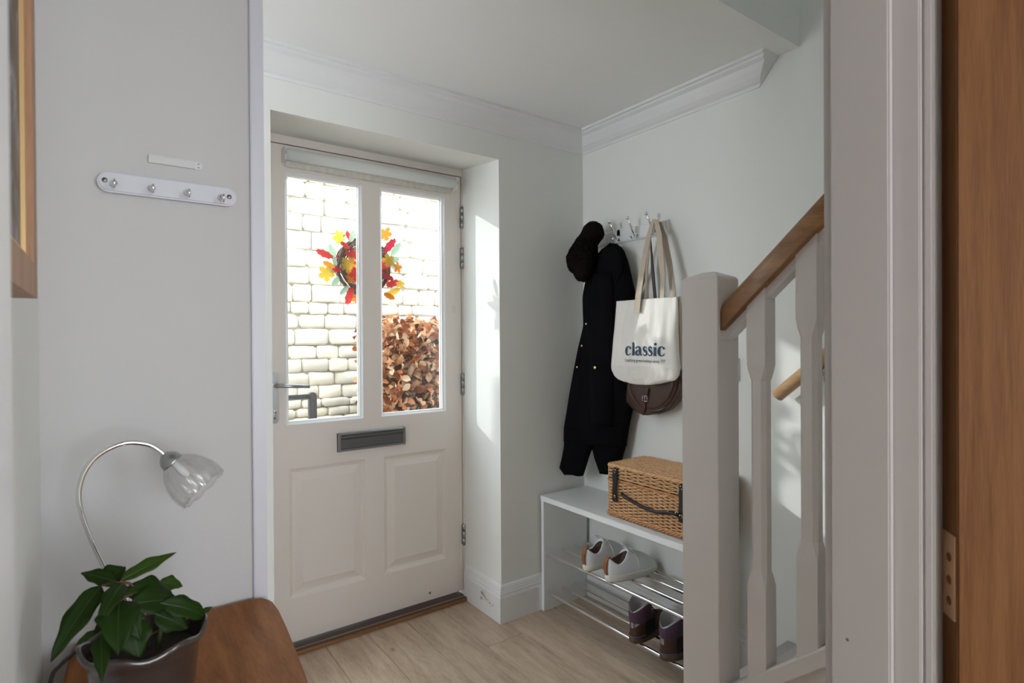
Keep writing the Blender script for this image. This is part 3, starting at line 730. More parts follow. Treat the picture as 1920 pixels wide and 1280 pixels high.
# ------------------------------------------------------------------ shoe bench
bn = thing('shoe_bench', 'white shoe bench with chrome rods standing against the right wall', 'bench', (1.8, 1.66, 0))
BX, BY0, BY1, BZ = 1.659, 1.245, 2.071, 0.537
B(((BX, BY0, BZ-.024), (W-.0, BY1, BZ))).build('top', 'bench', bn, bevel=.0015)
for y in (BY0, BY1-.018):
    B(((BX+.004, y, 0), (W-.019, y+.018, BZ-.024))).build('side_panel', 'bench', bn, bevel=.001)
for z in (.079, .263):
    for x in (1.689, 1.779, 1.859, 1.925):
        b = MB().lathe([(.0075, BY0+.018), (.0075, BY1-.018)], (x, 0, z), 'y', 14); b.build('rod', 'chrome', bn)
to_local(bn)

# ------------------------------------------------------------------ wicker hamper
HX0, HX1, HY0, HY1 = 1.700, 1.945, 1.222, 1.688
HZ0, HZL, HZ1 = BZ+.002, BZ+.158, BZ+.213
hm = thing('wicker_hamper', 'lidded wicker picnic hamper with black leather straps on the white bench', 'hamper', ((HX0+HX1)/2, (HY0+HY1)/2, BZ))
rwk = random.Random(4)
def perim(x0, x1, y0, y1, r=.012):
    pts = []
    def seg(a, c, n):
        for i in range(n): pts.append((a[0]+(c[0]-a[0])*i/n, a[1]+(c[1]-a[1])*i/n))
    n1 = int((y1-y0)/.0065); n2 = int((x1-x0)/.0065)
    seg((x0, y1-r), (x0, y0+r), n1); 
    seg((x0+r, y0), (x1-r, y0), n2); seg((x1, y0+r), (x1, y1-r), n1); seg((x1-r, y1), (x0+r, y1), n2)
    return pts
def weave(b, z0, z1, x0, x1, y0, y1, rad, taper=0, pitch=.026, amp=.0040, tilt=0.0):
    n = int((z1-z0)/(rad*2.15)); P = perim(x0, x1, y0, y1)
    # cumulative length & normals
    cx, cy = (x0+x1)/2, (y0+y1)/2
    for k in range(n+1):
        z = z0 + (z1-z0)*k/n; tp = taper*(z-z0)/(z1-z0); s_ = 0; path = []
        for i, (x, y) in enumerate(P):
            if i: s_ += math.hypot(x-P[i-1][0], y-P[i-1][1])
            o = amp*math.sin(2*PI*s_/pitch/2*1.0 + PI*(k % 2)) + rwk.uniform(-.0006, .0006)
            nx = -1 if abs(x-x0) < .001 else (1 if abs(x-x1) < .001 else 0); ny = -1 if abs(y-y0) < .001 else (1 if abs(y-y1) < .001 else 0)
            path.append((x+nx*(o+tp), y+ny*(o+tp), z + rwk.uniform(-.0005, .0005) + tilt*math.sin(2*PI*s_/pitch/2*1.0)))
        path.append(path[0])
        b.tube(path, rad*rwk.uniform(.85, 1.1), 5, cap=False)
    return b
b = MB(); weave(b, HZ0+.012, HZL-.012, HX0+.006, HX1-.006, HY0+.006, HY1-.006, .0029, taper=.003)
body = b.build('hamper_body', 'wickerl', hm, fix=False)
b = MB(); P = perim(HX0+.004, HX1-.004, HY0+.004, HY1-.004)
for q in range(0, len(P), 4):
    b.tube([(P[q][0], P[q][1], HZ0), (P[q][0], P[q][1], HZL-.004)], .0026, 5)
b.build('upright_stakes', 'wicker', hm, fix=False)
def braid(b, x0, x1, y0, y1, z, rad, amp):
    P = perim(x0, x1, y0, y1); 
    for ph in (0, 2*PI/3, 4*PI/3):
        path = []; s_ = 0
        for i, (x, y) in enumerate(P):
            if i: s_ += math.hypot(x-P[i-1][0], y-P[i-1][1])
            a = 2*PI*s_/.055 + ph
            nx = -1 if abs(x-x0) < .001 else (1 if abs(x-x1) < .001 else 0); ny = -1 if abs(y-y0) < .001 else (1 if abs(y-y1) < .001 else 0)
            path.append((x+nx*amp*.7*math.cos(a), y+ny*amp*.7*math.cos(a), z+amp*math.sin(a)))
        path.append(path[0]); b.tube(path, rad, 6, cap=False)
b = MB(); braid(b, HX0+.002, HX1-.002, HY0+.002, HY1-.002, HZ0+.010, .0042, .0055); braid(b, HX0+.003, HX1-.003, HY0+.003, HY1-.003, HZL-.009, .0036, .0042); b.build('rim_braid', 'wicker', hm, fix=False)
B(((HX0+.010, HY0+.010, HZ0), (HX1-.010, HY1-.010, HZL-.004))).build('lining', 'lining', hm)
b = MB(); weave(b, HZL+.004, HZ1-.010, HX0+.003, HX1-.003, HY0+.003, HY1-.003, .0031, pitch=.032, amp=.0042, tilt=.0026)
braid(b, HX0+.004, HX1-.004, HY0+.004, HY1-.004, HZ1-.006, .0038, .0042)
n = int((HX1-HX0-.02)/.0070)
for k in range(n+1):
    x = HX0+.010+(HX1-HX0-.02)*k/n; path = []; m_ = 60
    for i in range(m_+1):
        y = HY0+.008+(HY1-HY0-.016)*i/m_; s_ = y-HY0
        f = math.sin(PI*i/m_)*math.sin(PI*k/n)
        path.append((x, y, HZ1-.004 + .004*f + 0.0034*math.sin(PI*s_/.015+PI*(k % 2)) + rwk.uniform(-.0004, .0004)))
    b.tube(path, .0029, 5)
lid = b.build('hamper_lid', 'wickerl', hm, fix=False)
B(((HX0+.010, HY0+.010, HZL), (HX1-.010, HY1-.010, HZ1-.010))).build('lid_lining', 'lining', hm)
for yc in (at(1156, 900, 0, HX0).y, HY0+.075):
    zt_ = HZ1-.018; zb_ = HZ0+.085
    b = MB()
    pth = [(HX0-.006, yc, zt_+.006), (HX0-.010, yc, zt_-.03), (HX0-.011, yc, zt_-.055), (HX0-.014, yc, zb_+.02), (HX0-.010, yc, zb_-.012)]
    wds = [.010, .0135, .010, .011, .0125]
    rs = [[(p[0]-.0015, p[1]-w_, p[2]), (p[0]-.0015, p[1]+w_, p[2]), (p[0]+.0025, p[1]+w_, p[2]), (p[0]+.0025, p[1]-w_, p[2])] for p, w_ in zip(pth, wds)]
    b.rings(rs, smooth=False)
    b.lathe([(.0135, -.0125), (.0135, -.008)], (HX0, yc, zb_-.008), 'x', 16, cap=True); b.lathe([(.0135, -.010), (.0135, -.006)], (HX0, yc, zt_-.002), 'x', 16, cap=True)
    sp = b.build('strap', 'black', hm)
    b = MB(); b.lathe([(.004, -.0145), (.0062, -.0145), (.0062, -.012)], (HX0, yc, zb_+.002), 'x', 12)
    b.build('eyelet', 'brass', sp)
    b = MB()
    for dy, dz in ((-.005, .002), (.005, .002), (0, -.008)): b.lathe([(.0001, -.0125), (.002, -.012), (.0025, -.010)], (HX0, yc+dy, zt_+dz), 'x', 8)
    b.build('rivet', 'chrome', sp)
pts = [(1166, 925), (1172, 932), (1180, 937), (1200, 948), (1220, 957), (1232, 960), (1245, 960), (1262, 962), (1276, 967)]
pth = []
for i, (u, v) in enumerate(pts):
    pth.append(at(u, v, 0, HX0 - (.012 if i in (0, 8) else .022)))
y0_ = pth[0].y; ye = pth[-1].y; 
b = MB().tube(pth, [.007, .008, .0055, .0065, .0065, .0055, .008, .007, .007], 8); b.build('carry_handle', 'black', hm)
b = MB()
for u, v in ((1184, 929), (1252, 958), (1266, 961), (1274, 966)):
    q = at(u, v, 0, HX0-.028); b.lathe([(.0001, -.002), (.0025, -.001), (.003, .002)], q, 'x', 8)
b.build('handle_rivet', 'chrome', hm)
to_local(hm)

# ------------------------------------------------------------------ coat rail with hooks
cr = thing('coat_rail', 'white coat rail with chrome double hooks on the right wall', 'coat rack', (W, 1.8, 1.74))
b = MB(); RY0, RY1, RZ0, RZ1 = 1.556, 2.062, 1.708, 1.770
rsx = [(0, 0), (0, -.010), (.004, -.014), (.008, -.014), (.008, -.017), (.014, -.017)]
rg = []
for i, dd in rsx: rg.append([(W+dd, RY0+i, RZ0+i), (W+dd, RY1-i, RZ0+i), (W+dd, RY1-i, RZ1-i), (W+dd, RY0+i, RZ1-i)])
b.rings(rg, cap=False, smooth=False); b.add(rg[-1], [(0, 1, 2, 3)]); b.build('back_board', 'trim', cr)
hy = [1.995, at(1160, 440, 0, W-.02).y, at(1194, 432, 0, W-.02).y, at(1229, 425, 0, W-.02).y]
hook0 = None
for i, y in enumerate(hy):
    if hook0 is None:
        y_ = 0
        b = MB(); b.prism(stadium(0, 1.742, .0095, .026), 0, W-.022, W-.017)
        b.tube([(W-.02, 0, 1.736), (W-.034, 0, 1.728), (W-.048, 0, 1.745), (W-.062, 0, 1.772), (W-.074, 0, 1.792)], [.007, .006, .0045, .004, .0045], 10)
        b.lathe([(.0001, -.008), (.006, -.006), (.0085, 0), (.006, .006), (.0001, .008)], (W-.078, 0, 1.797), 'x', 14)
        b.tube([(W-.026, 0, 1.732), (W-.036, 0, 1.714), (W-.050, 0, 1.708), (W-.059, 0, 1.719), (W-.060, 0, 1.728)], [.006, .0045, .004, .004, .0055], 10)
        hook0 = b.build('hook', 'chrome', cr)
        o = hook0
    else:
        o = hook0.copy(); COL.objects.link(o); o.parent = cr
    o.location = (0, y, 0)
B(((W-.0185, 1.573, 1.733), (W-.0165, 1.578, 1.738))).build('screw_head', 'brass', cr)
for c in cr.children: c.matrix_parent_inverse = Matrix.Translation(-Vector(cr.location))

# ------------------------------------------------------------------ hanging cloth bodies
def interp(pts, z):
    pts = sorted(pts, key=lambda p: p[1])
    zz = [p[1] for p in pts]; yy = [p[0] for p in pts]
    return float(np.interp(z, zz, yy))
def silhouette(left, right, xc, depth, nr=40, nc=36, power=2.6, folds=0.0, ffreq=5, seed=0, prof=None, ztop=None, zbot=None, rag=0.0, wave=None):
    """left/right: pixel outline points (photo coordinates) on the plane x = xc; returns mesh and front-surface function"""
    xl, xrr = xc if isinstance(xc, tuple) else (xc, xc)
    Lp = []; Rp = []; Lx = []; Rx = []
    for src, o1, o2, xd in ((left, Lp, Lx, xl), (right, Rp, Rx, xrr)):
        for pt in src:
            xx = pt[2] if len(pt) > 2 else xd; q = at(pt[0], pt[1], 0, xx); o1.append((q.y, q.z)); o2.append((xx, q.z))
    zt = ztop if ztop else min(max(p[1] for p in Lp), max(p[1] for p in Rp)); zb = zbot if zbot else max(min(p[1] for p in Lp), min(p[1] for p in Rp))
    def dep(z):
        f = (zt-z)/(zt-zb); return depth*(prof(f) if prof else 1)
    def front(y, z, sgn=-1):
        yl, yr = interp(Lp, z), interp(Rp, z); c = (yl+yr)/2; h = max(1e-4, abs(yl-yr)/2); s_ = max(-1, min(1, (y-c)/h))
        d = dep(z)*(max(0, 1-abs(s_)**power))**(1/power)
        fo = folds*(noise.noise(Vector((s_*ffreq, z*3.0, seed*7.1 + (0 if sgn < 0 else 5))))+.4*noise.noise(Vector((s_*ffreq*2.3, z*9, seed)))) * min(1, (1-abs(s_))*4)
        xa, xb = interp(Lx, z), interp(Rx, z)
        return xb + (xa-xb)*(s_+1)/2 + sgn*d + fo
    b = MB(); rs = []
    for i in range(nr+1):
        z = zt + (zb-zt)*i/nr; yl, yr = interp(Lp, z), interp(Rp, z); c = (yl+yr)/2; h = abs(yl-yr)/2; ring = []
        for k in range(nc):
            a = 2*PI*k/nc; s_ = math.cos(a); sg = -1 if math.sin(a) >= 0 else 1
            s2 = math.copysign(abs(s_)**.8, s_)
            y = c + h*s2; x = front(y, z, sg)
            zz = z + (rag*noise.noise(Vector((s2*3, i*.7, seed))) if i == nr else 0) + (wave(s2) if wave and i == nr else 0)
            ring.append((min(x, W-.004), min(y, D-.004), zz))
        rs.append(ring)
    b.rings(rs); return b, front
# black coat
ct = thing('black_coat', 'long black wool coat with gold buttons hanging in the corner beside the tote bag', 'coat', (1.9, 1.95, 1.7))
Lc = [(1150, 456, 1.885), (1138, 461, 1.882), (1128, 470, 1.878), (1115, 490, 1.87), (1103, 520, 1.86), (1097, 560, 1.85), (1098, 610, 1.84), (1088, 650, 1.83), (1080, 690, 1.822), (1071, 740, 1.812), (1061, 800, 1.80), (1060, 838, 1.795)]
Rc = [(1152, 456), (1162, 461), (1169, 470), (1176, 490), (1183, 525), (1190, 560), (1196, 620), (1198, 680), (1190, 730), (1183, 770), (1176, 805), (1171, 838)]
b, fcoat = silhouette(Lc, Rc, (1.80, 1.895), .05, 44, 44, folds=.016, ffreq=4, seed=2, prof=lambda f: .35+.65*min(1, f*4))
b.build('coat_body', 'coat', ct)
b, _ = silhouette([(1061, 800), (1060, 838), (1056, 860), (1052, 876), (1054, 880), (1062, 885)], [(1112, 800), (1110, 838), (1104, 852), (1099, 868), (1094, 884), (1090, 888)], (1.792, 1.83), .030, 14, 24, seed=5, folds=.006, wave=lambda s: -.012*abs(s))
b.build('front_panel', 'coat', ct)
b, _ = silhouette([(1112, 800), (1113, 838), (1119, 860), (1126, 878), (1129, 886)], [(1175, 800), (1171, 838), (1164, 862), (1158, 880), (1154, 890)], (1.86, 1.895), .034, 14, 24, seed=6, folds=.006)
b.build('back_panel', 'coat', ct)
b, _ = silhouette([(1106, 500, 1.85), (1106, 560, 1.84), (1106, 620, 1.83), (1107, 700, 1.81), (1108, 780), (1110, 800)], [(1148, 510), (1152, 600), (1153, 700), (1150, 780), (1148, 800)], (1.795, 1.835), .03, 26, 20, power=2, seed=8, folds=.007)
b.build('sleeve', 'coat', ct)
b, _ = silhouette([(1140, 462), (1126, 480), (1118, 505), (1116, 540), (1120, 560)], [(1158, 462), (1166, 480), (1166, 505), (1158, 540), (1150, 560)], (1.850, 1.855), .022, 14, 24, power=2, seed=9, folds=.006)
b.build('collar', 'coat', ct)
for (u, v), r in (((1099, 607), .006), ((1091, 648), .006), ((1082, 688), .006), ((1074, 728), .006), ((1115, 689), .009)):
    q = at(u, v, 0, 1.82); yy, zz = q.y, q.z
    q = at(u, v, 0, (fcoat(yy, zz)-.004) if r < .008 else 1.776)
    b = MB().lathe([(.0001, -.004), (r*.7, -.003), (r, 0), (r*.8, .006)], q, 'x', 14); b.build('button', 'brass', ct)
to_local(ct)
# furry hat
ht = thing('fur_hat', 'dark furry hat hanging on the hook nearest the corner above the coat', 'hat', (1.88, 2.0, 1.75))
def blob(cps, seed, sub=4):
    """rounded furry volume through several ellipsoid centres (metaball-like by ray marching on a sphere)"""
    import bmesh
    bm = bmesh.new(); bmesh.ops.create_icosphere(bm, subdivisions=sub+1, radius=1.0)
    c0 = Vector(cps[0][0])
    vs = []
    def F(p): return sum(math.exp(-1.8*(((p.x-c[0])/r[0])**2+((p.y-c[1])/r[1])**2+((p.z-c[2])/r[2])**2 - 1)) for c, r in cps) - 1
    for v in bm.verts:
        d = v.co.normalized(); lo, hi = 0, .4
        # march outward
        t = 0; last = 0
        while t < .3:
            if F(c0+d*t) > 0: last = t
            t += .004
        n = noise.noise(d*7+Vector((seed, 0, 0)))*.006 + noise.noise(d*22+Vector((seed, 3, 0)))*.004 + noise.noise(d*60)*.002
        v.co = c0 + d*(last+n)
    V = [tuple(v.co) for v in bm.verts]; Fc = [tuple(v.index for v in f.verts) for f in bm.faces]; bm.free()
    return MB().add(V, Fc, True)
def cp(u, v, x, ry, rz, rx=.05): q = at(u, v, 0, x); return ((q.x, q.y, q.z), (rx, ry, rz))
hb = blob([cp(1097, 474, 1.80, .058, .086, .055), cp(1113, 436, 1.84, .050, .052, .05), cp(1080, 488, 1.785, .046, .060, .045), cp(1093, 512, 1.79, .038, .040, .04)], 1)
hv = [(min(x, W-.004), min(y, D-.004), z) for x, y, z in hb.v]; hb.v = hv
hb.build('crown', 'fur', ht, fix=False)
# pile of short hairs
rf = random.Random(2); b = MB()
for i in range(9000):
    f = hb.f[rf.randrange(len(hb.f))]; p = Vector(hv[f[0]]).lerp(Vector(hv[f[1]]), rf.random()).lerp(Vector(hv[f[2]]), rf.random()*.6)
    n = (p-Vector((1.80, 1.94, 1.69))).normalized(); d = (n + Vector((rf.uniform(-.6, .6), rf.uniform(-.6, .6), rf.uniform(-.9, .2)))).normalized()
    q = p + d*rf.uniform(.003, .0065); sd = d.cross(Vector((.3, .5, .8))).normalized()*.0007
    if q.x < W-.002 and q.y < D-.002: b.add([p-sd, p+sd, q], [(0, 1, 2)])
o = b.build('fur_pile', 'fur', ht, fix=False); o['kind'] = 'stuff'
to_local(ht)

# satchel
sc = thing('leather_satchel', 'dark brown leather saddle bag with a buckled strap hanging below the tote bag', 'bag', (1.9, 1.66, 1.1))
Ls = [(1172, 690), (1171, 715), (1173, 732), (1180, 750), (1192, 764), (1205, 772), (1218, 777)]
Rs = [(1280, 690), (1282, 715), (1278, 735), (1268, 755), (1255, 767), (1240, 774), (1226, 777)]
b, fsat = silhouette(Ls, Rs, 1.905, .042, 26, 40, power=5, seed=3); b.build('body', 'brown', sc)
Lf = [(1180, 700), (1184, 730), (1190, 745), (1202, 760), (1214, 767)]; Rf = [(1268, 700), (1266, 725), (1258, 745), (1244, 760), (1230, 766)]
b, ffl = silhouette(Lf, Rf, 1.874, .014, 20, 36, power=7, seed=4); b.build('flap', 'brown', sc, bevel=0)
for off, rad in ((0, .0035), (.010, .0028)):
    pts = []
    for (u, v) in [(1176, 705), (1179, 730), (1187, 748), (1200, 762), (1216, 770), (1234, 770), (1252, 762), (1265, 748), (1274, 728), (1276, 705)]:
        pts.append(at(u + (2 if off else 0), v + (5 if off else 0), 0, 1.866+off*1.8))
    MB().tube(pts, rad, 8).build('piping', 'brown', sc)
q0 = at(1214, 728, 0, 1.853); q1 = at(1208, 752, 0, 1.853); q2 = at(1206, 778, 0, 1.862)
b = MB(); rs = []
for q, w_ in ((q0, .008), (q0.lerp(q1, .5), .0085), (q1, .0085), (q2.lerp(q1, .4), .0085), (q2, .003)):
    rs.append([(q.x-.002, q.y-w_, q.z), (q.x-.002, q.y+w_, q.z), (q.x+.003, q.y+w_, q.z), (q.x+.003, q.y-w_, q.z)])
b.rings(rs, smooth=False); b.build('strap', 'brown', sc)
qb = at(1209, 747, 0, 1.848); b = MB()
hw, hh = .0125, .011
fp = [(qb.x, qb.y-hw, qb.z-hh), (qb.x, qb.y+hw, qb.z-hh), (qb.x, qb.y+hw, qb.z+hh), (qb.x, qb.y-hw, qb.z+hh), (qb.x, qb.y-hw, qb.z-hh)]
for a, c in zip(fp[:-1], fp[1:]): b.tube([a, c], .0015, 6)
b.tube([(qb.x, qb.y, qb.z-hh), (qb.x-.002, qb.y, qb.z+hh)], .0012, 6); b.build('buckle', 'chrome', sc)
# its shoulder strap goes up behind the tote to the hook
MB().tube([(1.915, 1.60, 1.12), (1.925, 1.60, 1.35), (1.925, 1.622, 1.55), (1.902, hy[3], 1.722), (1.925, 1.66, 1.55), (1.925, 1.75, 1.35), (1.915, 1.77, 1.12)], 0, 4, flat=(.008, .0015), upv=(1, 0, 0)).build('shoulder_strap', 'brown', sc)
to_local(sc)

# tote bag
tb = thing('tote_bag', 'cream cotton tote bag printed classic in navy hanging from the coat rail', 'bag', (1.85, 1.66, 1.3))
Lt = [(1157, 556), (1156, 580), (1154, 620), (1151, 660), (1148, 692), (1153, 704), (1160, 711), (1180, 717)]
Rt = [(1270, 556), (1271, 580), (1270, 620), (1271, 660), (1274, 692), (1272, 704), (1266, 713), (1240, 719)]
TX = 1.835
def tprof(f): return .35+.65*min(1, f*2.2) if f < .8 else max(.15, 1-(f-.8)*3.2)
b, ft = silhouette(Lt, Rt, TX, .030, 90, 120, power=3.2, folds=.013, ffreq=2.6, seed=1, prof=tprof, wave=lambda s: -.010*(1-s*s))
b.build('bag_body', 'canvas', tb)
zt = at(1200, 556, 0, TX).z
b = MB(); hem = []
def ribbon(b, pts, wd, th=.0025):
    P = [Vector(p) for p in pts]; rs = []
    for i, p in enumerate(P):
        t = (P[min(i+1, len(P)-1)]-P[max(i-1, 0)]).normalized(); sd = t.cross(Vector((1, 0, 0)))
        if sd.length < .2: sd = Vector((0, 1, 0))
        sd.normalize(); n = t.cross(sd).normalized(); w_ = wd[i]/2 if isinstance(wd, list) else wd/2
        rs.append([p-sd*w_-n*th/2, p+sd*w_-n*th/2, p+sd*w_+n*th/2, p-sd*w_+n*th/2])
    b.rings(rs, smooth=False)
def px(l, x): return [at(u, v, 0, x_) for (u, v), x_ in zip(l, x)]
xs6 = [1.812, 1.832, 1.862, 1.888, 1.897]
b = MB(); ribbon(b, px([(1194, 585), (1197, 552), (1205, 500), (1216, 445), (1222, 422), (1226, 413)], [1.806, 1.812, 1.832, 1.862, 1.882, 1.889]) + px([(1231, 415), (1236, 440), (1240, 490), (1243, 520), (1241, 566)], [1.886, 1.868, 1.842, 1.83, 1.832]), [.030, .030, .030, .026, .02, .016, .022, .028, .028, .022, .020], .003)
b.build('front_handle', 'strap', tb)
b = MB(); ribbon(b, px([(1212, 570), (1213, 500), (1219, 440), (1226, 416)], [1.868, 1.88, 1.896, 1.903]) + px([(1237, 420), (1246, 445), (1256, 500), (1265, 575)], [1.899, 1.895, 1.885, 1.856]), [.020, .014, .014, .016, .022, .027, .028, .028], .003)
b.build('back_handle', 'strap', tb)
b = MB(); ribbon(b, [(ft(y_, zt-.012)-.0012, y_, zt-.0125) for y_ in [interp([(at(u, v, 0, TX).y, at(u, v, 0, TX).z) for u, v in Lt], zt-.012)*(1-f)+f*at(1270, 560, 0, TX).y for f in [.03+.94*i/24 for i in range(25)]]], .001, .0008)
b.build('hem_stitching', 'strap', tb)
MB().tube([at(1271, 556, 0, 1.872), at(1273, 620, 0, 1.872), at(1274, 690, 0, 1.872)], 0, 4, flat=(.004, .009), upv=(0, 0, 1)).build('side_gusset', 'strap', tb)
# printed lettering
G = dict(
 c=[[(.74,.72,.20),(.70,.84,.16),(.56,.95,.10),(.40,.96,.12),(.24,.84,.22),(.16,.62,.30),(.16,.42,.32),(.22,.20,.26),(.36,.06,.16),(.54,.03,.10),(.70,.12,.09),(.80,.26,.05)]],
 l=[[(.24,.0,.28),(.24,1.42,.28)],[(.02,.03,.07),(.46,.03,.07)],[(.03,1.40,.05),(.24,1.44,.09)]],
 a=[[(.10,.74,.16),(.16,.86,.14),(.34,.96,.10),(.52,.93,.16),(.62,.78,.26),(.63,.5,.28),(.64,.22,.26),(.72,.08,.18),(.86,.06,.10),(.94,.14,.04)],[(.56,.58,.07),(.34,.52,.14),(.16,.38,.22),(.14,.22,.26),(.26,.08,.20),(.42,.06,.12),(.56,.18,.08)]],
 s=[[(.66,.70,.05),(.62,.84,.10),(.46,.96,.10),(.30,.94,.14),(.18,.80,.20),(.24,.64,.24),(.42,.52,.26),(.60,.38,.24),(.64,.22,.20),(.52,.07,.14),(.34,.03,.10),(.16,.10,.10),(.08,.28,.05)]],
 i=[[(.24,.0,.28),(.24,.92,.28)],[(.02,.03,.07),(.46,.03,.07)],[(.04,.90,.06),(.24,.92,.10)],'dot'])
adv = dict(c=.88, l=.54, a=1.0, s=.80, i=.56)
q0 = at(1174, 666, 0, TX-.03); q1 = at(1247, 666, 0, TX-.03)
tot = sum(adv[c] for c in 'classic'); sx = (q0.y-q1.y)/tot; sz = (at(1200, 650, 0, TX-.03).z - at(1200, 667, 0, TX-.03).z)*1.0
zbase = at(1210, 666.5, 0, TX-.03).z
b = MB(); xo = 0
def put(gx, gz): 
    y = q0.y - gx; z = zbase + gz; return (ft(y, z)-.0021, y, z)
for chh in 'classic':
    for stq in G[chh]:
        if stq == 'dot':
            c_ = (xo+.24, 1.26); N_ = 16
            b.add([put(c_[0]*sx, c_[1]*sz)] + [put((c_[0]+.17*math.cos(2*PI*i/N_))*sx, (c_[1]+.15*math.sin(2*PI*i/N_))*sz) for i in range(N_)], [(0, i+1, (i+1) % N_+1) for i in range(N_)])
            continue
        pts = []
        for (a, c) in zip(stq[:-1], stq[1:]):
            for k in range(4):
                f = k/4; ia = stq.index(a); p0 = stq[max(0, ia-1)]; p3 = stq[min(len(stq)-1, ia+2)]
                pts.append(tuple(.5*((2*a[i])+(c[i]-p0[i])*f+(2*p0[i]-5*a[i]+4*c[i]-p3[i])*f*f+(-p0[i]+3*a[i]-3*c[i]+p3[i])*f**3) for i in range(3)))
        pts.append(stq[-1]); vs = []
        for i, p in enumerate(pts):
            a = pts[max(0, i-1)]; c = pts[min(len(pts)-1, i+1)]; dx, dz = c[0]-a[0], c[1]-a[1]; L_ = math.hypot(dx, dz) or 1
            nx, nz = -dz/L_, dx/L_; h = p[2]/2*1.18
            vs += [put((xo+p[0]+nx*h)*sx, (p[1]+nz*h)*sz), put((xo+p[0]-nx*h)*sx, (p[1]-nz*h)*sz)]
        b.add(vs, [(2*i, 2*i+1, 2*i+3, 2*i+2) for i in range(len(pts)-1)])
    xo += adv[chh]
b.build('printed_word', 'navy', tb, fix=False)
tcu = bpy.data.curves.new('t', 'FONT'); tcu.body = "Crafting great holidays since '77"; tcu.size = 1; tcu.resolution_u = 2
to_ = bpy.data.objects.new('t', tcu); COL.objects.link(to_)
dg = bpy.context.evaluated_depsgraph_get(); me = bpy.data.meshes.new_from_object(to_.evaluated_get(dg))
xsv = [v.co.x for v in me.vertices]; x0_, x1_ = min(xsv), max(xsv); k_ = (q0.y-q1.y)*1.0/(x1_-x0_)
zl = at(1210, 679, 0, TX-.03).z - zbase
V = [put((v.co.x-x0_)*k_, zl + v.co.y*k_*1.15) for v in me.vertices]; Fc = [tuple(p.vertices) for p in me.polygons]
bpy.data.objects.remove(to_); MB().add(V, Fc).build('printed_slogan', 'navy', tb, fix=False)
to_local(tb)

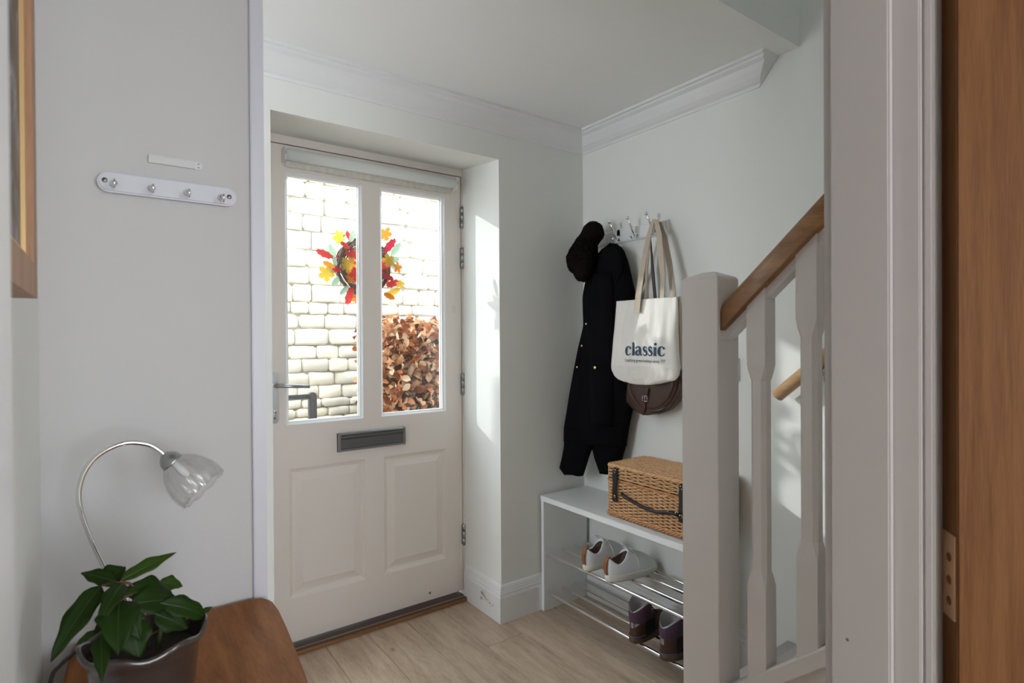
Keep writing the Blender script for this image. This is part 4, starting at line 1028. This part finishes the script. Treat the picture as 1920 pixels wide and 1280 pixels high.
# ------------------------------------------------------------------ shoes
def sole_outline(L_, wh, wb, n=40):
    pts = []
    for k in range(n):
        a = 2*PI*k/n; s_ = .5-.5*math.cos(a); x = s_*L_
        wd = wh*(1-s_)+wb*s_; wd *= 1 - .10*math.exp(-((s_-.42)/.16)**2)
        y = math.copysign(abs(math.sin(a))**.72, math.sin(a))*wd
        pts.append((x, y + .006*math.sin(PI*s_)))
    return pts
def make_trainer():
    r = bpy.data.objects.new('trainer', None); COL.objects.link(r)
    L_ = .272; O = sole_outline(L_, .036, .046)
    b = MB(); sc2 = lambda P_, k, dx=0: [((x-L_/2)*k+L_/2+dx, y*k) for x, y in P_]
    rs = [[(x, y, z + .010*max(0, (x/L_-.75))*1.2) for x, y in sc2(O, k)] for k, z in ((.93, 0), (.98, .003), (1.0, .010), (1.0, .026), (.985, .030))]
    b.rings(rs); b.build('sole', 'sole', r)
    # upper: from sole outline to ankle opening
    def open_pt(k, n=40):
        a = 2*PI*k/n; s_ = .5-.5*math.cos(a)
        x = .010 + s_*.105; y = math.copysign(abs(math.sin(a))**.8, math.sin(a))*.027
        zz = .094 - .026*math.sin(PI*min(1, s_*1.25)) + .022*max(0, s_-.75)*4*.9
        return (x, y, zz)
    rs = []
    for t in [i/10 for i in range(11)]:
        ring = []
        for k in range(40):
            x0, y0 = O[k]; x0 = (x0-L_/2)*.97+L_/2; y0 *= .96; xo_, yo, zo = open_pt(k)
            toe = max(0, math.cos(PI - 2*PI*k/40*1.0)) if False else (.5-.5*math.cos(2*PI*k/40))
            e = t**(1.0+.3*toe)
            x = x0*(1-e)+xo_*e; y = y0*(1-t**1.6)+yo*t**1.6
            z = .028*(1-t)+zo*t + .010*math.sin(PI*t)*toe
            if toe < .3: x -= .004*math.sin(PI*t)
            ring.append((x, y, z))
        rs.append(ring)
    for t, kz in ((.5, .003), (1.0, -.012), (1.0, -.05)):
        rs.append([((open_pt(k)[0]-.06)*(.93)+.06, open_pt(k)[1]*.86, open_pt(k)[2]+kz) for k in range(40)])
    b = MB(); b.rings(rs, cap=False); b.build('upper', 'shoe', r)
    ins = [[((open_pt(k)[0]-.06)*(.90)+.06, open_pt(k)[1]*.82, z) for k in range(40)] for z in ()]
    b = MB(); b.rings([[((open_pt(k)[0]-.06)*.915+.06, open_pt(k)[1]*.85, open_pt(k)[2]-.008) for k in range(40)], [((open_pt(k)[0]-.06)*.88+.06, open_pt(k)[1]*.8, .040) for k in range(40)]]); b.build('inner_lining', 'lining', r)
    b = MB(); rs = []
    for x, z in ((-.0015, .030), (-.0065, .050), (-.006, .075), (.003, .096), (.010, .103), (.016, .094)):
        rs.append([(x, -.0085, z), (x, .0085, z), (x+.004, .0085, z+.001), (x+.004, -.0085, z+.001)])
    b.rings(rs, smooth=False); b.build('heel_tab', 'tan', r)
    b = MB(); rs = []
    for x, z, w_ in ((.165, .078, .016), (.14, .092, .019), (.12, .106, .022), (.106, .121, .024), (.100, .130, .022)):
        rs.append([(x, -w_, z-.002), (x, 0, z+.003), (x, w_, z-.002), (x+.003, w_, z-.006), (x+.003, 0, z-.002), (x+.003, -w_, z-.006)])
    b.rings(rs, smooth=True); b.build('tongue', 'shoe', r)
    b = MB()
    for i in range(5):
        x = .118+.013*i; z = .108-.0085*i
        b.tube([(x, -.020, z-.006), (x+.004, -.008, z+.003), (x+.006, .006, z+.003), (x+.010, .020, z-.009)], .0019, 6)
        b.tube([(x, .020, z-.006), (x+.004, .008, z+.004), (x+.006, -.006, z+.004), (x+.010, -.020, z-.009)], .0019, 6)
    for sgn in (1, -1):
        b.tube([(.116, 0, .114), (.108, sgn*.014, .126), (.106, sgn*.030, .128), (.112, sgn*.036, .118), (.118, sgn*.020, .112), (.116, 0, .113)], .0021, 6)
        b.tube([(.116, 0, .114), (.130, sgn*.022, .106), (.140, sgn*.040, .072), (.142, sgn*.046, .040)], .0019, 6)
    b.build('laces', 'lace', r)
    return r
def copy_tree(o, parent=None):
    c = o.copy(); COL.objects.link(c)
    if parent is not None: c.parent = parent
    for ch in list(o.children): copy_tree(ch, c)
    return c
t1 = make_trainer(); t2 = copy_tree(t1)
RT = .263 + .0075
q = at(1098, 1077, 2, RT+.004); y1_ = at(1096, 1070, 0, 1.672).y; y2_ = at(1137, 1085, 0, 1.672).y
t1.location = (1.670, y1_, RT); t2.location = (1.670, y2_, RT)
t1.rotation_euler = (0, 0, .06); t2.rotation_euler = (0, 0, -.10)
t2.scale = (1, -1, 1)
tag(t1, 'white leather trainer with tan heel tab, nearer the corner on the upper rods', 'shoe', 'white trainers on the upper rods')
tag(t2, 'white leather trainer with tan heel tab, the further one from the corner', 'shoe', 'white trainers on the upper rods')
def make_boot():
    r = bpy.data.objects.new('ankle_boot', None); COL.objects.link(r)
    L_ = .262; O = sole_outline(L_, .037, .045)
    b = MB(); rs = [[((x-L_/2)*k+L_/2, y*k, z) for x, y in O] for k, z in ((.95, 0), (1.0, .004), (1.01, .018), (.99, .026))]
    b.rings(rs); b.build('sole', 'bsole', r)
    b = MB(); b.tube([((x-L_/2)*1.0+L_/2, y, .0275) for x, y in O + [O[0]]], .0022, 6, cap=False); b.build('welt', mat('welt_thread', (.10, .09, .14), .7), r)
    def op(k, z, n=40, gr=1.0):
        a = 2*PI*k/n; s_ = .5-.5*math.cos(a); return (.004 + s_*.100*gr, math.sin(a)*.036*gr, z)
    rs = []
    for t in [i/8 for i in range(9)]:
        ring = []
        for k in range(40):
            x0, y0 = O[k]; x0 = (x0-L_/2)*.97+L_/2; y0 *= .96; toe = .5-.5*math.cos(2*PI*k/40); xo_, yo, zo = op(k, .085)
            e = t**(1+.35*toe); x = x0*(1-e)+xo_*e; y = y0*(1-t**1.6)+yo*t**1.6; z = .026*(1-t)+zo*t+.016*math.sin(PI*t)*toe
            ring.append((x, y, z))
        rs.append(ring)
    b = MB(); b.rings(rs, cap=False); b.build('suede_foot', 'suede', r)
    for sg in (1, -1):
        sidec = MB()
        rr_ = []
        for i in range(7):
            z = .030+.058*i/6; rr_.append([(.040+.010*j, sg*(.0385 - .006*i/6*.3 + .0012 - .0001*abs(j-3)), z) for j in range(7)])
        sidec.rings(rr_, closed=False); sidec.build('side_gore', 'black_fab', r)
    def cz(k):
        a = 2*PI*k/40; s_ = .5-.5*math.cos(a); return .118 + .026*abs(math.sin(a))**1.5 + .018*s_
    b = MB(); rs = []
    for t in (0, .25, .5, .75, 1.0):
        rs.append([(lambda p: (p[0]-.003*math.sin(PI*t), p[1]*(1+.05*t), p[2]))(op(k, .080*(1-t)+cz(k)*t, gr=1.02+.05*t)) for k in range(40)])
    b.rings(rs, cap=False); b.build('knitted_collar', 'knit', r)
    b = MB(); rs = []
    for t, g, dz in ((0, 1.075, -.002), (.3, 1.03, .006), (.6, .95, .003), (1, .90, -.06)):
        rs.append([op(k, cz(k)+dz, gr=g) for k in range(40)])
    b.rings(rs, cap=False); b.build('fleece_lining', 'fleece', r)
    b = MB()
    for i in range(5):
        x = .108+.012*i; z = .118-.012*i
        b.tube([(x, -.022, z-.006), (x+.004, 0, z+.003), (x+.008, .022, z-.008)], .002, 6)
    b.tube([(.106, 0, .125), (.090, -.02, .150), (.075, -.026, .152), (.088, -.008, .140)], .0016, 6)
    b.build('laces', 'black_fab', r)
    return r
b1 = make_boot(); b2 = copy_tree(b1)
RL = .079+.0075
y1_ = at(1186, 1190, 0, 1.662).y; y2_ = at(1243, 1225, 0, 1.662).y
b1.location = (1.655, y1_, RL); b2.location = (1.655, y2_, RL); b1.rotation_euler = (0, 0, .05); b2.rotation_euler = (0, 0, -.05); b2.scale = (1, -1, 1)
tag(b1, 'brown suede ankle boot with colourful knitted collar, further from the newel post', 'boot', 'brown boots on the lower rods')
tag(b2, 'brown suede ankle boot with colourful knitted collar, half hidden behind the newel post', 'boot', 'brown boots on the lower rods')

# ------------------------------------------------------------------ key rack and holder
kr = thing('key_rack', 'small white key rack with four chrome hooks on the wall above the table', 'key rack', (.11, KY, 1.552))
def stadiumh(cx, cz, hw, hh, n=10):
    p = [(cx + hw - hh + hh*math.sin(a), cz + hh*math.cos(a)) for a in [PI*i/n for i in range(n+1)]]
    return p + [(cx - hw + hh - hh*math.sin(a), cz - hh*math.cos(a)) for a in [PI*i/n for i in range(n+1)]]
b = MB(); b.prism(stadiumh(.109, 1.5515, .112, .0175), 1, KY-.013, KY); b.build('back_board', 'rack', kr, bevel=.003)
kh = None
for u, v in ((214, 343), (286, 352), (353, 361), (417, 370)):
    q = at(u, v, 1, KY-.025)
    if kh is None:
        b = MB(); b.lathe([(.0055, 0), (.006, -.003), (.003, -.006), (.0001, -.006)], (0, 0, .002), 'y', 12)
        b.tube([(0, -.004, .002), (0, -.013, .001), (0, -.017, -.004), (0, -.019, -.010), (0, -.024, -.010), (0, -.026, -.003), (0, -.026, .004)], .0021, 8)
        kh = b.build('hook', 'chrome', kr); o = kh
    else: o = kh.copy(); COL.objects.link(o); o.parent = kr
    o.location = (q.x, KY-.013, q.z)
for u, v in ((196, 337), (430, 369)):
    q = at(u, v, 1, KY-.013); b = MB().lathe([(.0001, -.001), (.0035, -.001), (.0045, 0)], (q.x, KY-.013, q.z), 'y', 12); b.build('screw', 'screw', kr)
to_local(kr)
kp = thing('wall_strip', 'small blank white plastic strip with a rounded end above the key rack', 'plastic strip', (.12, KY, 1.607))
b = MB(); b.box((.074, KY-.005, 1.599), (.150, KY, 1.614)); b.build('flat_strip', 'stripp', kp, bevel=.0008)
b = MB(); b.prism([(.150, 1.599), (.150, 1.614)] + [(.155+.008*math.sin(a), 1.6065+.0078*math.cos(a)) for a in [PI*i/10 for i in range(11)]], 1, KY-.002, KY); b.build('rounded_end', 'rack', kp)
for dz in (-.0035, .0035): B(((.154, KY-.0026, 1.6058+dz), (.158, KY-.0019, 1.6072+dz))).build('slot', 'screw', kp)
to_local(kp)

# ------------------------------------------------------------------ picture on the left wall
pf = thing('framed_picture', 'framed dark abstract painting in an oak frame on the left wall', 'picture', (XL, .6, 1.7))
PX = -.058; pz0 = 1.319; py1 = .846; py0 = .18; pz1 = 2.05; fwid = .036
def pframe(i0, i1, xf_, xb): 
    b = MB(); o_ = [(py0+i0, pz0+i0), (py1-i0, pz0+i0), (py1-i0, pz1-i0), (py0+i0, pz1-i0)]; i_ = [(py0+i1, pz0+i1), (py1-i1, pz0+i1), (py1-i1, pz1-i1), (py0+i1, pz1-i1)]
    return b.rings([[(xb, y, z) for y, z in o_], [(xf_, y, z) for y, z in o_], [(xf_, y, z) for y, z in i_], [(xb, y, z) for y, z in i_], [(xb, y, z) for y, z in o_]], cap=False, smooth=False)
pframe(0, fwid, PX, XL+.001).build('oak_frame', 'frame', pf)
pframe(fwid, fwid+.010, PX-.006, XL+.001).build('gilt_slip', 'gold', pf)
pm = bpy.data.materials.new('painting'); pm.use_nodes = True; t = pm.node_tree
n = t.nodes.new('ShaderNodeTexNoise'); n.inputs['Scale'].default_value = 14; n.inputs['Detail'].default_value = 8; n.inputs['Distortion'].default_value = 1.5
rp_ = t.nodes.new('ShaderNodeValToRGB'); cr_ = rp_.color_ramp; cr_.elements[0].position = .35; cr_.elements[0].color = (.01, .01, .012, 1); cr_.elements[1].position = .7; cr_.elements[1].color = (.35, .3, .3, 1)
e = cr_.elements.new(.5); e.color = (.07, .045, .03, 1); e = cr_.elements.new(.6); e.color = (.13, .12, .14, 1)
tc = t.nodes.new('ShaderNodeTexCoord'); t.links.new(tc.outputs['Object'], n.inputs[0]); t.links.new(n.outputs['Fac'], rp_.inputs[0]); t.links.new(rp_.outputs[0], t.nodes['Principled BSDF'].inputs['Base Color']); t.nodes['Principled BSDF'].inputs['Roughness'].default_value = .4
B(((XL+.001, py0+fwid+.01, pz0+fwid+.01), (PX-.010, py1-fwid-.01, pz1-fwid-.01))).build('canvas', pm, pf)
to_local(pf)

# ------------------------------------------------------------------ table, lamp, plant
TZ = .75
tbk = thing('console_table', 'narrow oak console table with rounded corners against the white wall', 'table', (.11, .9, 0))
outl = [(-.030, 1.236), (.236, 1.236), (.262, 1.228), (.275, 1.205), (.276, 1.16), (.271, 1.08), (.264, 1.0), (.257, .92), (.25, .86), (.24, .78), (.228, .70), (.20, .64), (-.056, .62), (-.058, .9), (-.052, 1.1), (-.046, 1.2), (-.042, 1.228)]
b = MB(); b.prism(outl, 2, TZ-.028, TZ); b.build('table_top', 'desk', tbk, bevel=.005, bseg=3)
B(((-.03, .68, TZ-.11), (.20, .70, TZ-.028)), ((-.03, 1.19, TZ-.11), (.22, 1.21, TZ-.028)), ((-.03, .68, TZ-.11), (-.01, 1.21, TZ-.028)), ((.19, .68, TZ-.11), (.21, 1.21, TZ-.028))).build('apron', 'desk', tbk)
for x, y in ((-.012, .70), (.195, .70), (-.012, 1.19), (.205, 1.19)):
    B(((x-.018, y-.018, 0), (x+.018, y+.018, TZ-.028))).build('leg', 'desk', tbk, bevel=.003)
to_local(tbk)

lm = thing('table_lamp', 'chrome gooseneck table lamp with a ribbed clear glass tulip shade', 'lamp', (.06, 1.12, TZ))
pl = [(.062, TZ+.012), (.050, .80), (.028, .855), (.005, .903), (-.014, .956), (-.026, 1.0), (-.029, 1.035), (-.021, 1.066), (-.002, 1.090), (.030, 1.1035), (.062, 1.098), (.080, 1.084), (.088, 1.073)]
# smooth the neck
def cr_spline(P, k=5):
    P = [Vector(p) for p in P]; out = []
    for i in range(len(P)-1):
        a, b_, c, d = P[max(0, i-1)], P[i], P[i+1], P[min(len(P)-1, i+2)]
        for j in range(k):
            t = j/k; out.append(.5*((2*b_)+(c-a)*t+(2*a-5*b_+4*c-d)*t*t+(-a+3*b_-3*c+d)*t*t*t))
    out.append(P[-1]); return out
pth = cr_spline([(x, 1.12, z) for x, z in pl])
MB().tube(pth, .0042, 12).build('gooseneck', 'chrome', lm)
MB().lathe([(.052, TZ), (.053, TZ+.004), (.048, TZ+.010), (.012, TZ+.016), (.007, TZ+.028), (.0001, TZ+.028)], (.062, 1.12, 0), 'z', 32, cap=True).build('base', 'chrome', lm)
dirn = Vector((.060, -.012, -.066)).normalized()
zax = dirn; xax = zax.orthogonal().normalized(); yax = zax.cross(xax); RM = Matrix((xax, yax, zax)).transposed()
c0 = Vector((.086, 1.12, 1.076))
MB().lathe([(.0001, -.004), (.006, -.003), (.012, .002), (.0165, .008), (.018, .016), (.0185, .018), (.0165, .018), (.006, .014), (.0001, .014)], c0, 'z', 24, rot=RM).build('shade_holder', 'satin', lm)
b = MB(); nn = 64; rs = []
for r_, h in [(.0165, .016), (.023, .022), (.032, .034), (.039, .050), (.0435, .068), (.0445, .084), (.043, .096)]:
    ring = []
    for k in range(nn):
        a = 2*PI*k/nn; rr_ = r_*.93*(1+.055*abs(math.cos(6*a))); hh_ = h*.86 + (.003*abs(math.cos(5*a)) if h > .09 else 0) + .002
        ring.append(c0 + RM @ Vector((rr_*math.cos(a), rr_*math.sin(a), hh_)))
    rs.append(ring)
inner = [[c0 + (p-c0)*1.0 - (RM @ Vector((math.cos(2*PI*k/nn), math.sin(2*PI*k/nn), 0)))*.0018 for k, p in enumerate(ring)] for ring in rs[::-1]]
b.rings(rs+inner, cap=False); b.build('glass_shade', 'shade', lm)
b = MB().lathe([(.0001, .052), (.006, .049), (.008, .040), (.006, .026), (.005, .016)], c0, 'z', 14, rot=RM); b.build('bulb', 'ceramic', lm)
pts = cr_spline([(.03, 1.09, TZ+.006)] + [tuple(at(u, v, 2, TZ+.006)) for u, v in ((152, 1222), (130, 1232), (112, 1248), (98, 1266))] + [(-.066, 1.07, TZ-.01), (-.069, 1.04, TZ-.12), (-.068, 1.0, .3), (-.068, .98, .02)])
MB().tube(pts, .0032, 8).build('power_cord', 'rubber', lm)
to_local(lm)

pp = thing('potted_poinsettia', 'green leafed poinsettia in a glazed grey pot on the oak table', 'potted plant', (.045, .895, TZ))
PCX, PCY, PT = .045, .893, .884
b = MB(); rs = []; nn = 56
def potring(r, z, sc_=0.0, ph=0):
    return [(PCX+r*math.cos(2*PI*k/nn)*(1+sc_*.02*math.cos(6*2*PI*k/nn)), PCY+r*math.sin(2*PI*k/nn)*(1+sc_*.02*math.cos(6*2*PI*k/nn)), z+sc_*.004*math.cos(6*2*PI*k/nn)) for k in range(nn)]
for r, z, s_ in ((.046, TZ, 0), (.050, TZ+.004, 0), (.058, TZ+.06, 0), (.063, TZ+.108, 0), (.066, TZ+.118, .4), (.0715, PT-.008, 1), (.072, PT-.002, 1), (.069, PT, 1), (.066, PT-.004, 1), (.062, PT-.03, .2), (.060, PT-.05, 0)):
    rs.append(potring(r, z, s_))
b.rings(rs, cap=False); b.add(rs[0], [tuple(range(nn))]); b.build('pot', 'pot', pp)
b = MB(); rs = [potring(.0615, PT-.030), potring(.03, PT-.024), potring(.0005, PT-.022)]; b.rings(rs, cap=False); b.build('soil', 'soil', pp)
b = MB(); b.tube([(PCX, PCY, PT-.03), (PCX-.004, PCY+.004, PT+.03), (PCX-.010, PCY+.004, PT+.062)], [.004, .0035, .0025], 8)
b.tube([(PCX+.012, PCY-.01, PT-.03), (PCX+.018, PCY-.008, PT+.01), (PCX+.014, PCY, PT+.04)], [.003, .003, .002], 8)
b.build('stem', 'stem', pp)
def plant_leaf(pb, tip, wd, droop, nrm, material, seed):
    r = random.Random(seed); A = Vector(pb); T = Vector(tip); n = Vector(nrm).normalized(); L_ = (T-A).length; ax = (T-A).normalized()
    sd = ax.cross(n).normalized(); n = sd.cross(ax).normalized(); N = 14; rs = []; mid = []
    for i in range(N+1):
        f = i/N; wf = (math.sin(PI*min(1, f**.75))**.85)*(1-.25*f) if f > 0 else 0.02
        if i == N: wf = 0.01
        wf *= 1 + .10*math.sin(f*PI*5+seed)
        c = A.lerp(T, f) + n*droop*L_*math.sin(PI*f); h = wd/2*wf*1.12; mid.append(c)
        cup = .22*h; wv = .05*wd*math.sin(f*9+seed)
        rs.append([c+sd*h+n*(cup+wv), c+sd*h*.5+n*cup*.25, c, c-sd*h*.5+n*cup*.25, c-sd*h+n*(cup-wv)])
    b = MB(); b.rings(rs, closed=False, cap=False); o = b.build('leaf', material, pp, fix=False)
    md = o.modifiers.new('thick', 'SOLIDIFY'); md.thickness = .0005
    b = MB(); b.tube([p-n*.0004*0+n*.0004 for p in mid], [max(.0003, .0009*(1-i/N)) for i in range(N+1)], 5); b.build('leaf_vein', 'vein', pp, fix=False)
    return o
lv = [ # base px, base y, tip px, tip y, width(px), droop, material
 ((190,1097),.895,(95,1241),.86,44,.10,'leaf'), ((230,1093),.88,(182,1176),.83,34,.12,'leaf'), ((223,1128),.86,(222,1228),.80,66,.14,'leaf'),
 ((190,1188),.84,(192,1279),.79,30,.10,'leaf'), ((219,1091),.90,(151,1074),.93,30,.06,'leaf'), ((190,1097),.91,(235,1062),.93,46,.08,'leaf'),
 ((226,1088),.90,(331,1035),.93,26,.04,'leafy'), ((233,1116),.88,(322,1111),.92,50,.12,'leaf'), ((298,1092),.94,(342,1099),.95,26,.10,'leafy'),
 ((243,1133),.87,(336,1126),.90,48,.08,'leaf'), ((300,1130),.88,(387,1160),.90,38,.14,'leaf'), ((372,1152),.92,(398,1137),.94,11,.02,'leaf'),
 ((243,1165),.85,(262,1232),.83,56,.12,'leaf'), ((290,1150),.88,(352,1178),.88,46,.08,'leaf'), ((184,1182),.88,(142,1209),.90,16,.03,'leafy'),
 ((240,1140),.85,(262,1200),.83,30,.08,'leaf'), ((196,1095),.90,(222,1094),.88,9,.02,'leafy'), ((210,1122),.88,(226,1130),.86,10,.03,'leafy'),
 ((232,1120),.89,(176,1190),.88,32,.06,'leaf'), ((260,1110),.93,(300,1125),.96,26,.05,'leaf')]
for i, (bp_, by, tp_, ty, wd, dr_, mt_) in enumerate(lv):
    A = at(bp_[0], bp_[1], 1, by); T = at(tp_[0], tp_[1], 1, ty); dep = ((A+T)/2 - Vector((0, 0, CAMZ))).dot(fw)
    plant_leaf(A, T, wd*dep/FPX, dr_, (-.05, -.75, .66), mt_, i)
b = MB()
for i, (bp_, by, *_r) in enumerate(lv):
    A = at(bp_[0], bp_[1], 1, by); S0 = Vector((PCX-.006, PCY+.003, min(PT+.055, max(PT-.01, A.z-.01)))); b.tube([S0, (S0+A)/2+Vector((0, 0, .004)), A], .0011, 6)
b.build('leaf_stalks', mat('stalk', (.14, .05, .03), .6), pp, fix=False)
to_local(pp)
